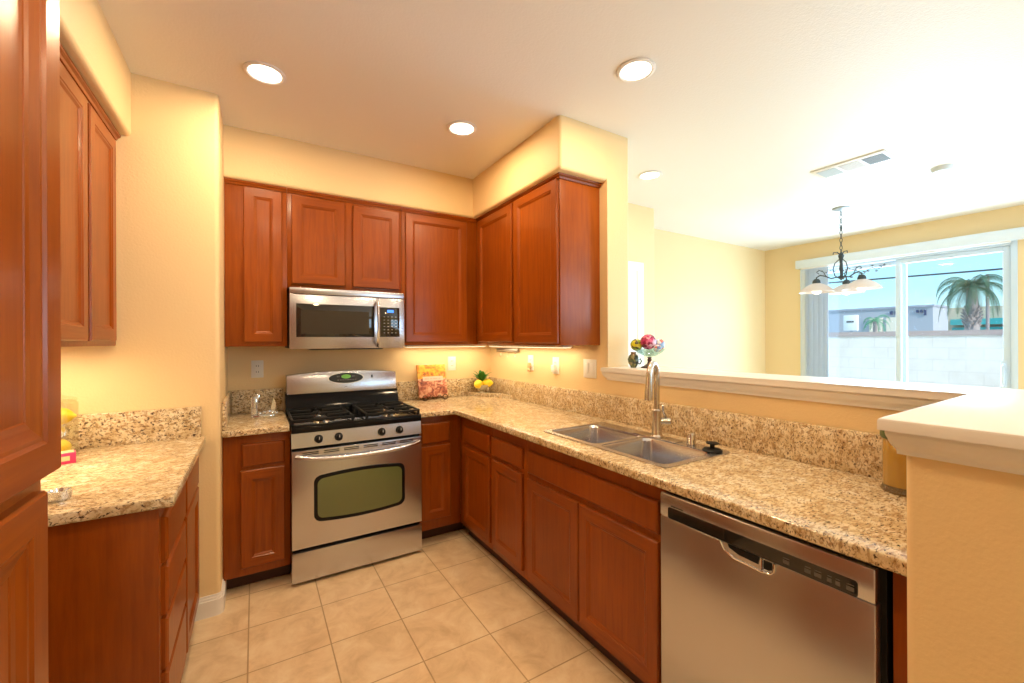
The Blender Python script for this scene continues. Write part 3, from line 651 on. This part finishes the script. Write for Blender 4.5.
for i, ((x, y), lb) in enumerate(cans):
    if i: dup(rl, (x, y, ZC), label=lb)
    light('can_lamp', 'AREA', (x, y, ZC - .012), CAN_W * (.5 if i == 3 else 1), WARM if i != 3 else (1, .85, .7), (0, 0, 0), shape='DISK', size=.15)
# ceiling vent, smoke detector
vt = thing('ceiling_vent', 'white three-panel ceiling air vent in the dining room', 'vent', (3.70, 1.31, ZC), rz=0)
B().box(3.58, 3.82, 1.09, 1.53, ZC - .010, ZC, bev=.003).build('frame', TRIM, vt)
for i, g_ in enumerate(((.55, .60, .62), (.66, .64, .63), (.22, .24, .25))):
    y1 = 1.505 - i * .138; gm = mat('louver_grey', g_, .6); b = B().box(3.62, 3.78, y1 - .118, y1, ZC - .0105, ZC - .009)
    for k in range(9): b.box(3.62, 3.78, y1 - .112 + k * .013, y1 - .106 + k * .013, ZC - .013, ZC - .010)
    b.build('louver', gm, vt)
tag(B().lathe([(0, ZC - .032), (.045, ZC - .030), (.058, ZC - .018), (.062, ZC), (0, ZC)], 4.33, .985, 32).build('smoke_detector', mat('detector_white', (.62, .66, .68), .5)), 'small round smoke detector on the dining ceiling beside the vent', 'smoke detector')

# ------------------------------------------------------------------ pendant chandelier
ch = thing('chandelier', 'dark iron chandelier of three frosted bowl shades before the patio door', 'chandelier', (4.815, 1.793, ZC))
BRZ = mat('verdigris_iron', (.06, .075, .08), .5, .6); SHADE = mat('frosted_shade', (.86, .74, .66), .4, Transmission_Weight=.35); BULB = glow('bulb_glow', (1, .90, .75), 2.0)
cx, cy = 4.815, 1.793
part(B().lathe([(0, ZC - .03), (.02, ZC - .03), (.065, ZC - .012), (.07, ZC), (0, ZC)], cx, cy, 28).build('canopy', mat('canopy_grey', (.35, .38, .38), .45, .4), ch), 'grey ceiling canopy')
b = B(); z = ZC - .03
for k in range(11):
    a_ = (k % 2) * PI / 2; h_ = .044
    b.tube([(cx + .010 * math.cos(t_) * math.cos(a_), cy + .010 * math.cos(t_) * math.sin(a_), z - .021 + .022 * math.sin(t_)) for t_ in [2 * PI * q / 14 for q in range(15)]], .0028, 6); z -= .037
b.tube([(cx + .024 * math.cos(t_), cy, 2.47 + .024 * math.sin(t_)) for t_ in [2 * PI * q / 16 for q in range(17)]], .003, 6)
b.build('chain', BRZ, ch)
b = B().lathe([(0, 2.23), (.01, 2.23), (.024, 2.20), (.014, 2.16), (.01, 2.12), (.016, 2.08), (.008, 2.02), (.02, 1.985), (0, 1.96)], cx, cy, 16)
RT = Vector((math.cos(YAW), -math.sin(YAW), 0)); FD = FW
for ang in (160, 280, 40):
    d_ = RT * math.cos(math.radians(ang)) + FD * math.sin(math.radians(ang))
    P_ = lambda r_, z_: (cx + d_.x * r_, cy + d_.y * r_, z_)
    b.tube([P_(.01, 2.17), P_(.05, 2.13), P_(.065, 2.07), P_(.05, 2.01), P_(.02, 1.985)], .0045, 6)
    b.tube([P_(.01, 2.0), P_(.08, 1.985), P_(.13, 2.01), P_(.17, 2.02), P_(.20, 2.0), P_(.20, 1.97)], .006, 8)
    b.tube([P_(.12, 2.0), P_(.14, 2.05), P_(.18, 2.07), P_(.20, 2.05), P_(.18, 2.035)], .0035, 6)
    b.tube([P_(.0, 2.20), P_(.03, 2.235), P_(.06, 2.235), P_(.065, 2.215)], .0045, 6)
    for q in range(5): b.ball(P_(.05 + q * .035, 2.055 + .012 * math.sin(q * 2.3)), .009, sc_=(1.5, 1, .6), sub=1)
b.build('frame', BRZ, ch)
for ang in (160, 280, 40):
    d_ = RT * math.cos(math.radians(ang)) + FD * math.sin(math.radians(ang)); sx, sy = cx + d_.x * .20, cy + d_.y * .20
    so = B().lathe([(.145, 1.856), (.130, 1.880), (.100, 1.908), (.06, 1.932), (.03, 1.944), (.028, 1.940), (.058, 1.927), (.097, 1.902), (.126, 1.875), (.141, 1.855), (.145, 1.856)], sx, sy, 36).build('shade', SHADE, ch)
    B().lathe([(0, 1.99), (.018, 1.985), (.03, 1.97), (.034, 1.95), (.03, 1.938), (0, 1.938)], sx, sy, 20).build('socket', BRZ, so)
    B().ball((sx, sy, 1.872), .040, sc_=(1, 1, .9)).build('bulb', BULB, so)
# trailing iron vine on the patio side of the lamp
b = B(); vp = [Vector((cx, cy, 2.03)) + RT * (.10 + .040 * k) + U0 * (-.02 + .012 * k + .02 * math.sin(k * 1.7)) for k in range(9)]; b.tube(vp, .003, 6)
for k, p in enumerate(vp): b.ball(p + U0 * (.018 if k % 2 else -.016), .013, sc_=(1.5, 1, .6), sub=1)
b.build('vine_scroll', BRZ, ch)

# ------------------------------------------------------------------ blinds
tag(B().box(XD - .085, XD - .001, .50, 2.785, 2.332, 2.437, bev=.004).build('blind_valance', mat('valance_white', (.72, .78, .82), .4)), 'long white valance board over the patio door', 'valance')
vb = thing('vertical_blind', 'pale vertical blind slats stacked at the far side of the patio door', 'blind', (XD - .05, 2.56, .06))
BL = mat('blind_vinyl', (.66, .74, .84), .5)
B().box(XD - .06, XD - .03, .93, 2.73, 2.315, 2.332).build('head_rail', TRIM, vb)
for k in range(15):
    y = 2.44 + k * .019; B().box(XD - .078, XD - .012, y - .0008, y + .0008, .06, 2.31, rot=(Matrix.Rotation(.85 + (k % 3) * .10, 3, 'Z'),)).build('slat', BL, vb)

# ------------------------------------------------------------------ small things
# crystal ornament
cx, cy = .03, 3.07
cr_ = thing('crystal_ornament', 'clear cut-crystal swan-like ornament with a tall neck on the short granite counter', 'ornament', (cx, cy, ZT))
t = B().box(cx - .055, cx + .075, cy - .035, cy + .035, ZT, ZT + .022, bev=.008)
for q in range(5): t.box(cx - .02 + q * .022, cx + .0 + q * .022, cy - .03, cy + .03, ZT + .015, ZT + .05 - abs(q - 2) * .006, bev=.005, rot=(Matrix.Rotation(.5 * q, 3, 'Y'),))
t.build('bowl', CRYSTAL, cr_)
B().box(cx - .055, cx - .020, cy - .022, cy + .022, ZT + .02, ZT + .135, bev=.008).box(cx - .040, cx - .012, cy - .018, cy + .018, ZT + .06, ZT + .15, bev=.006, rot=(Matrix.Rotation(.16, 3, 'Y'),)).build('neck', CRYSTAL, cr_)
B().prism([(.05, .04), (.075, .04), (.082, .085), (.068, .125)], lambda a_, b_, d: (cx + a_, cy - d, ZT + b_), -.012, .012).build('tail', CRYSTAL, cr_)
# cookbook on easel
m = COVER = mat('cookbook_cover', rough=.35); v = coords(m); n_ = noise(m, v, 26, 3, .6, .8)
f1 = ramp(m, n_, [(.30, (.16, .05, .02)), (.42, (.60, .20, .03)), (.55, (.85, .42, .04)), (.7, (.80, .55, .12))])
f2 = ramp(m, n_, [(.32, (.10, .03, .03)), (.45, (.50, .14, .08)), (.56, (.78, .42, .26)), (.7, (.82, .62, .45))])
sz = N(m, 'ShaderNodeSeparateXYZ'); L(m, v, sz.inputs[0]); gt = N(m, 'ShaderNodeMath', operation='GREATER_THAN'); L(m, sz.outputs['Z'], gt.inputs[0]); gt.inputs[1].default_value = .150
L(m, mix(m, gt.outputs[0], f2, f1), P(m).inputs['Base Color'])
TL = .24
bk = thing('cookbook', 'upright cookbook with an orange food-photo cover and white title band', 'book', (1.238, 3.255, ZT + .022)); bk.rotation_euler = (0, 0, 0)
def lean(b_): bmesh.ops.transform(b_.b, matrix=Matrix.Rotation(-TL, 4, 'X'), verts=b_.b.verts); return b_
lean(B().box(-.122, .122, -.014, .004, .0, .268, bev=.002)).build('cover', COVER, bk, local=True)
lean(B().box(-.118, .120, -.011, .002, .002, .2695)).build('pages', WHITE, bk, local=True)
tb = lean(B().box(-.082, .092, -.0148, -.0138, .132, .168)).build('title_band', mat('title_band', (.80, .62, .50), .5), bk, local=True)
tx_ = B()
for k, wd_ in enumerate((.018, .010, .016, .022, .012, .014)): tx_.box(-.066 + k * .024, -.066 + k * .024 + wd_, -.0156, -.0146, .146, .152)
lean(tx_).build('title_marks', mat('title_ink', (.62, .38, .28), .5), tb, local=True)
es = thing('book_easel', 'scrolled iron easel propping up the orange cookbook', 'book stand', (1.238, 3.25, ZT)); Z0 = ZT
b = B()
for s in (-1, 1):
    xq = 1.238 + s * .085
    b.tube([(xq + .02 * math.cos(t_), 3.212, ZT + .0235 + .02 * math.sin(t_)) for t_ in [2 * PI * q / 18 for q in range(19)]], .0035, 8)
    b.tube([(xq, 3.212, ZT + .004), (xq, 3.245, ZT + .015), (xq, 3.262, ZT + .018), (xq, 3.305, ZT + .15)], .003, 6)
    b.tube([(xq, 3.300, ZT + .14), (xq, 3.325, ZT + .004)], .003, 6)
    b.tube([(1.238 + s * (.01 + .05 * k / 8), 3.212, ZT + .012 + .028 * math.sin(PI * k / 8)) for k in range(9)], .0032, 8)
b.tube([(1.15, 3.262, ZT + .018), (1.326, 3.262, ZT + .018)], .0035, 8)
b.build('frame', mat('bronze_wire', (.10, .055, .03), .4, .7), es)
# lemon vase
vx, vy, vz = 1.665, 3.225, ZT + .032
va = thing('fruit_vase', 'small footed white glass vase on the corner granite slab', 'vase', (vx, vy, vz))
B().lathe([(0, vz), (.032, vz), (.030, vz + .006), (.012, vz + .012), (.014, vz + .02), (.042, vz + .032), (.060, vz + .055), (.064, vz + .07), (.061, vz + .07), (.056, vz + .055), (.038, vz + .036), (0, vz + .03)], vx, vy, 28).build('bowl', mat('milky_glass', (.82, .78, .62), .15, Transmission_Weight=.5), va)
LEM = mat('lemon_skin', (.90, .66, .03), .4); v = coords(LEM); bump(LEM, noise(LEM, v, 180, 2), .25, .001)
def lemon(c, s, rz, label, grp, ry=0):
    o = thing('lemon', label, 'lemon', c, rz, grp); L_ = .033 * s
    mx = Matrix.Rotation(PI / 2, 4, 'Y') @ Matrix.Translation((0, 0, 0))
    prof = [(0, -1.42), (.12, -1.36), (.22, -1.2), (.55, -.92), (.85, -.5), (.97, 0), (.85, .5), (.55, .92), (.25, 1.18), (.13, 1.3), (0, 1.34)]
    B().lathe([(r_ * L_, z_ * L_) for r_, z_ in prof], n=20, mx=Matrix.Rotation(ry, 4, 'X') @ mx).build('peel', LEM, o, local=True)
    B().lathe([(0, 0), (.004, 0), (.003, .004), (0, .005)], n=8, mx=Matrix.Rotation(ry, 4, 'X') @ mx @ Matrix.Translation((0, 0, 1.33 * L_))).build('stem_button', mat('stem_green', (.12, .2, .03), .6), o, local=True); return o
GLm = 'lemons in the corner vase'
lemon((vx - .042, vy - .020, vz + .078), 1.2, .5, 'lemon on the book side of the small corner vase', GLm); lemon((vx + .042, vy - .022, vz + .082), 1.2, -.4, 'lemon on the wall side of the small corner vase', GLm)
lemon((vx + .002, vy + .048, vz + .078), 1.1, 1.2, 'lemon tucked behind two others in the corner vase', GLm)
lf = B()
LEAF = mat('artificial_leaf', (.07, .32, .05), .4)
for k in range(17):
    a_ = 2 * PI * k / 17 + .3; r_ = .050 + .020 * (k % 3); up = .055 + .014 * ((k * 5) % 4); wv = .019
    d_ = Vector((math.cos(a_), math.sin(a_), 0)); sd = Vector((-d_.y, d_.x, 0)); c0 = Vector((vx, vy, vz + .095)); t = bmesh.new(); pr = None
    for q in range(7):
        s = q / 6; p = c0 + d_ * (r_ * s) + Vector((0, 0, up * math.sin(s * 1.5))); w_ = wv * math.sin(PI * min(.98, s * .92 + .08))
        row = [t.verts.new(p - sd * w_), t.verts.new(p + Vector((0, 0, -.003))), t.verts.new(p + sd * w_)]
        if pr: t.faces.new((pr[0], pr[1], row[1], row[0])); t.faces.new((pr[1], pr[2], row[2], row[1]))
        pr = row
    r = bmesh.ops.solidify(t, geom=list(t.faces), thickness=.0008); lf._merge(t, 0, True)
lf.build('leaves', LEAF, va)
# glass bowl of colourful balls on the ledge
px, py, pz = 1.985, 1.690, 1.228
cp_ = thing('compote_dish', 'glass compote dish on a bronze pedestal standing on the ledge end', 'dish', (px, py, pz))
part(B().lathe([(0, pz), (.050, pz), (.048, pz + .006), (.030, pz + .014), (.014, pz + .026), (.010, pz + .04), (.014, pz + .048), (.009, pz + .056), (.014, pz + .064), (0, pz + .066)], px, py, 28).build('pedestal', mat('aged_bronze', (.10, .05, .04), .4, .5), cp_), 'dark bronze pedestal')
B().lathe([(0, pz + .064), (.03, pz + .068), (.065, pz + .086), (.092, pz + .112), (.094, pz + .113), (.090, pz + .113), (.063, pz + .090), (.03, pz + .072), (0, pz + .068)], px, py, 36).build('bowl', glassm('iridescent_glass', (.80, .90, .88), .18), cp_)
def mosaic(name, cols, s=60):
    m = mat(name, rough=.15, Coat_Weight=.6); v = coords(m); vo = N(m, 'ShaderNodeTexVoronoi'); vo.inputs['Scale'].default_value = s; L(m, v, vo.inputs['Vector'])
    sp_ = N(m, 'ShaderNodeSeparateColor'); L(m, vo.outputs['Color'], sp_.inputs[0]); r_ = N(m, 'ShaderNodeValToRGB'); r_.color_ramp.interpolation = 'CONSTANT'
    while len(r_.color_ramp.elements) < len(cols): r_.color_ramp.elements.new(.5)
    for i, (e_, c_) in enumerate(zip(r_.color_ramp.elements, cols)): e_.position = i / len(cols); e_.color = (*c_, 1)
    L(m, sp_.outputs[0], r_.inputs[0]); L(m, r_.outputs[0], P(m).inputs['Base Color']); return m
GBL = 'mosaic glass balls in the compote dish'
M1 = mosaic('magenta_mosaic', [(.30, .01, .06), (.55, .03, .15), (.70, .15, .30), (.20, .01, .05), (.75, .40, .50)])
M2 = mosaic('yellow_green_mosaic', [(.70, .62, .03), (.25, .35, .02), (.06, .05, .01), (.85, .75, .10)])
M3 = mosaic('blue_coral_mosaic', [(.30, .40, .65), (.70, .20, .15), (.75, .75, .80), (.15, .20, .40), (.40, .60, .65)])
def pt(a_, f_, z_): q = Vector((px, py, 0)) + RT * a_ + FD * f_; return (q.x, q.y, pz + z_)
for c_, r_, mm_, lb in ((pt(-.014, -.020, .154), .046, M1, 'magenta mosaic glass ball on top of the compote dish'), (pt(-.070, .022, .136), .036, M2, 'yellow and green mosaic glass ball in the compote dish'),
                        (pt(.060, .016, .138), .036, M3, 'blue and coral mosaic glass ball in the compote dish'), (pt(.028, -.056, .116), .022, M3, 'small blue mosaic glass ball at the front of the compote dish')):
    tag(B().ball(c_, r_).build('decorative_ball', mm_), lb, 'ball', GBL)
jx, jy = (Vector((px, py, 0)) + RT * -.085 + FD * .035)[:2]
cn = thing('ceramic_pitcher', 'little mottled green pitcher beside the compote dish', 'pitcher', (jx, jy, pz))
GRN = mosaic('mottled_green_glaze', [(.10, .12, .04), (.06, .09, .05), (.22, .20, .08), (.05, .06, .04), (.25, .15, .08)], 45)
B().lathe([(0, pz), (.016, pz), (.018, pz + .004), (.030, pz + .028), (.034, pz + .05), (.026, pz + .072), (.015, pz + .082), (.017, pz + .092), (.013, pz + .094), (0, pz + .086)], jx, jy, 24).build('body', GRN, cn)
hq = RT; B().tube([(jx + hq.x * a_, jy + hq.y * a_, pz + z_) for a_, z_ in ((.026, .045), (.042, .052), (.048, .038), (.040, .022), (.028, .024))], .004, 8).build('handle', GRN, cn)
# amber jar at the far end of the counter
jx, jy = 1.715, .478
aj = thing('amber_jar', 'amber glass jar with a green lid on the counter against the half wall', 'jar', (jx, jy, ZT))
part(B().lathe([(0, ZT), (.052, ZT), (.056, ZT + .006), (.050, ZT + .016), (.050, ZT + .022), (0, ZT + .022)], jx, jy, 32).build('foot', mat('clear_foot', (.70, .50, .25), .1, Transmission_Weight=.8), aj), 'clear ribbed glass foot')
B().lathe([(0, ZT + .022), (.049, ZT + .022), (.050, ZT + .10), (.049, ZT + .165), (.044, ZT + .175), (0, ZT + .175)], jx, jy, 32).build('body', mat('amber_glass', (.52, .30, .05), .1, Transmission_Weight=.25, Coat_Weight=.5), aj)
part(B().lathe([(0, ZT + .165), (.053, ZT + .165), (.056, ZT + .172), (.055, ZT + .205), (.045, ZT + .215), (0, ZT + .222)], jx, jy, 32).build('lid', mat('green_lid', (.10, .14, .05), .35), aj), 'dark green lid')
# glass canister of lemons in the niche
jx, jy = -.697, 2.44
gc = thing('glass_canister', 'clear glass canister full of lemons standing in the niche corner', 'canister', (jx, jy, ZT))
B().lathe([(0, ZT), (.062, ZT), (.066, ZT + .01), (.066, ZT + .225), (.058, ZT + .235), (.056, ZT + .233), (.063, ZT + .223), (.063, ZT + .012), (0, ZT + .008)], jx, jy, 32).build('jar', CLEARJ, gc)
B().lathe([(0, ZT + .235), (.062, ZT + .235), (.062, ZT + .245), (.02, ZT + .258), (.012, ZT + .272), (.018, ZT + .285), (0, ZT + .292)], jx, jy, 32).build('lid', CLEARJ, gc)
for k, (a_, b_, z_, lb) in enumerate(((.008, -.012, .045, 'pale lemon at the bottom of the glass canister'), (-.012, .008, .108, 'yellow lemon halfway up the glass canister'), (.012, -.004, .172, 'deep golden lemon at the top of the glass canister'))):
    lemon((jx + a_, jy + b_, ZT + z_), 1.15, 1.0 + k, lb, 'lemons in the niche canister')
pk = thing('candy_box', 'small open pink box at the foot of the lemon canister', 'box', (-.648, 2.335, ZT), .3)
B().box(-.035, .035, -.03, .03, 0, .042, bev=.002).build('box', mat('pink_card', (.75, .04, .16), .45), pk, local=True)
B().box(-.022, .018, -.0315, -.0295, .012, .03).box(-.03, .03, -.025, .025, .041, .0435).build('insert', mat('cream_card', (.85, .62, .30), .5), pk, local=True)
tag(B().lathe([(0, ZT), (.022, ZT), (.026, ZT + .004), (.030, ZT + .030), (.027, ZT + .030), (.022, ZT + .008), (0, ZT + .006)], -.505, 1.79, 24).build('glass_votive', CRYSTAL), 'tiny clear glass votive near the edge of the niche counter', 'votive')

# ------------------------------------------------------------------ outdoors
m = BLOCK = mat('garden_block', rough=.9); v = coords(m)
rx = N(m, 'ShaderNodeMapping'); rx.inputs['Rotation'].default_value = (0, PI / 2, 0); L(m, v, rx.inputs[0])
sw = N(m, 'ShaderNodeSeparateXYZ'); L(m, v, sw.inputs[0]); cb = N(m, 'ShaderNodeCombineXYZ'); L(m, sw.outputs['Y'], cb.inputs[0]); L(m, sw.outputs['Z'], cb.inputs[1])
bt = N(m, 'ShaderNodeTexBrick'); L(m, cb.outputs[0], bt.inputs['Vector']); bt.inputs['Scale'].default_value = 1; bt.inputs['Brick Width'].default_value = .40; bt.inputs['Row Height'].default_value = .20; bt.inputs['Mortar Size'].default_value = .008
bt.inputs['Color1'].default_value = (.90, .80, .73, 1); bt.inputs['Color2'].default_value = (.85, .75, .68, 1); bt.inputs['Mortar'].default_value = (.74, .65, .59, 1)
L(m, mix(m, .5, bt.outputs['Color'], ramp(m, noise(m, v, 1.6, 5, .7), [(.35, (.78, .69, .63)), (.6, (.95, .88, .82))]), 'MIX'), P(m).inputs['Base Color'])
gw = thing('garden_wall', 'pale concrete block garden wall beyond the patio door', 'wall', (10.1, 2, -.15))
B().box(10, 10.2, -9, 14, -.15, 1.46).build('blocks', BLOCK, gw); part(B().box(9.98, 10.22, -9, 14, 1.46, 1.545).build('cap', mat('cap_block', (.50, .38, .36), .9), gw), 'darker reddish cap course')
box_struct('ground', mat('concrete_patio', (.62, .58, .54), .9), 6.36, 120, -60, 90, -.25, -.15)
struct(B().box(1.5, 6.35, -9, -3.2, -.25, -.15).build('ground_rear', bpy.data.materials['concrete_patio']))
def lumps(b): return b
STC = mat('grey_stucco', (.42, .44, .50), .9); TAN = mat('tan_stucco', (.70, .56, .42), .9)
wh = thing('warehouse', 'flat-roofed grey warehouse building beyond the garden wall', 'building', (48, 14, -.15))
B().box(40, 43.3, 9.57, 30, -.15, 3.70).build('walls', STC, wh); part(B().box(39.9, 43.4, 9.50, 30.1, 3.70, 3.84).build('parapet', mat('parapet', (.36, .38, .46), .9), wh), 'darker parapet line')
for y0, y1, z0, z1 in ((15.6, 13.9, 1.0, 2.75), (12.6, 10.9, 1.0, 2.6)): pass
for y0, y1 in ((12.3, 13.05), (11.2, 12.05)):
    part(B().box(39.85, 40.0, y0, y1, 0, 3.05).build('roll_door', mat('pale_door', (.86, .74, .60), .6), wh), 'pale roll-up door')
b = B()
for k in range(4): b.box(39.9, 39.99, 10.9 + k * .27, 11.05 + k * .27, 3.25, 3.5)
for k in range(3): b.box(39.9, 39.99, 9.9 + k * .2, 10.02 + k * .2, 3.3 - .2 * (k == 0), 3.5)
b.build('sign_marks', mat('sign_navy', (.05, .07, .16), .6), wh)
st = thing('shop_building', 'low tan shop building with a teal awning band behind the palm', 'building', (55, 3, -.15))
B().box(48, 60, -12, 10.6, -.15, 3.95).build('walls', TAN, st); part(B().box(47.2, 48, -12, 10.3, 2.55, 3.0).box(47.6, 48, -12, 10.3, 2.15, 2.35).build('awning', mat('teal_awning', (.06, .42, .42), .6), st), 'teal awning band')
b = B(); 
for k in range(9): b.box(47.9, 47.99, 7.0 - k * .22 - .15, 7.0 - k * .22, 3.30, 3.48 + .08 * (k % 3 == 0))
b.build('sign_marks', mat('sign_brown', (.32, .16, .14), .7), st)
# small white sign board between
sg = thing('sign_board', 'white sign board on a post beyond the garden wall', 'sign', (22, 7.87, -.15))
B().box(22, 22.15, 7.62, 8.12, 1.80, 2.47, bev=.01).build('board', mat('sign_white', (.88, .88, .88), .5), sg); B().cyl((22.08, 7.87, -.15), (22.08, 7.87, 1.87), .05).build('post', STC, sg)
B().box(21.985, 22.0, 7.74, 8.0, 2.15, 2.22).build('lettering', mat('sign_ink', (.10, .10, .12), .6), sg)
TRK = mat('palm_trunk', (.35, .30, .30), .9); FR1 = mat('palm_frond', (.05, .13, .07), .6); FR2 = mat('bright_frond', (.06, .30, .16), .6)
def palm(x, y, zc_, R_, label, fm, nf, trunk):
    r = thing('palm_tree', label, 'tree', (x, y, -.15))
    B().tube([(x, y, -.15), (x + .03, y, zc_ * .5), (x, y, zc_)], trunk, 14).build('trunk', TRK, r)
    if R_ > 1:
        b = B()
        for k in range(60):
            a_ = k * 2.4; z_ = zc_ - 1.55 + (k % 15) * .055; rr = .18 + .10 * math.sin(PI * (k % 15) / 15)
            b.tube([(x + math.cos(a_) * .12, y + math.sin(a_) * .12, z_), (x + math.cos(a_) * rr, y + math.sin(a_) * rr, z_ + .14)], [.05, .025], 5)
        b.build('bark_stubs', TRK, r)
    for k in range(nf):
        a_ = 2 * PI * k / nf + random.uniform(-.15, .15); el = (.25, .75, 1.15)[k % 3] + random.uniform(-.1, .1); ln_ = R_ * random.uniform(.9, 1.15)
        p = Vector((x, y, zc_)); d_ = Vector((math.cos(a_) * math.cos(el), math.sin(a_) * math.cos(el), math.sin(el))); pts = [p.copy()]; sg_ = 16
        for q in range(sg_): d_ = (d_ + Vector((0, 0, -.14 * (1 + q / 8)))).normalized(); p = p + d_ * ln_ / sg_ * 1.15; pts.append(p.copy())
        b = B(); b.tube(pts, [.012 * (1 - .8 * i / sg_) * R_ for i in range(sg_ + 1)], 5); t = bmesh.new()
        for i in range(2, sg_ + 1):
            tg = (pts[i] - pts[i - 1]).normalized(); sd = tg.cross(Vector((0, 0, 1)))
            sd = sd.normalized() if sd.length > .05 else Vector((1, 0, 0))
            for s in (-1, 1):
                for h in (0, .33, .66):
                    o_ = pts[i - 1].lerp(pts[i], h); le = R_ * .26 * math.sin(PI * (i / sg_ * .8 + .15)); tip = o_ + (sd * s * .75 + tg * .55 + Vector((0, 0, -.75))).normalized() * le; wv = tg * .006 * R_
                    mid = o_.lerp(tip, .5) + Vector((0, 0, .05 * R_))
                    v1, v2, v3, v4, v5 = [t.verts.new(q) for q in (o_ - wv, o_ + wv, mid + wv, mid - wv, tip)]
                    t.faces.new((v1, v2, v3, v4)); t.faces.new((v4, v3, v5))
        b._merge(t, 0); b.build('frond', fm, r)
    return r
palm(22, 4.25, 3.25, 1.30, 'tall palm tree with drooping fronds rising over the garden wall', FR1, 24, [.24, .20, .13])
palm(16, 5.10, 1.95, .50, 'small low palm just showing above the garden wall near the sign', FR2, 9, [.08, .07, .05])
pl = thing('utility_pole', 'thin dark utility pole beside the tall palm', 'pole', (24, 4.2, -.15)); B().cyl((24, 4.22, -.15), (24, 4.22, 3.9), .05, n=10).build('pole', TRK, pl)
WR = mat('wire_dark', (.04, .06, .10), .7)
for i, (y0, z0, y1, z1, r_) in enumerate(((40, 5.4, -25, 3.6, .035), (40, 6.2, -25, 4.15, .014), (40, 6.5, -25, 4.0, .014))):
    pts = [(25, y0 + (y1 - y0) * k / 24, z0 + (z1 - z0) * k / 24 - .25 * math.sin(PI * k / 24)) for k in range(25)]
    tag(B().tube(pts, r_, 6).build('power_line', WR), ('thick black power line crossing the sky beyond the patio door', 'thin upper power line crossing the sky above the palm', 'topmost thin power line slanting over the palm')[i], 'power line', 'power lines over the street')
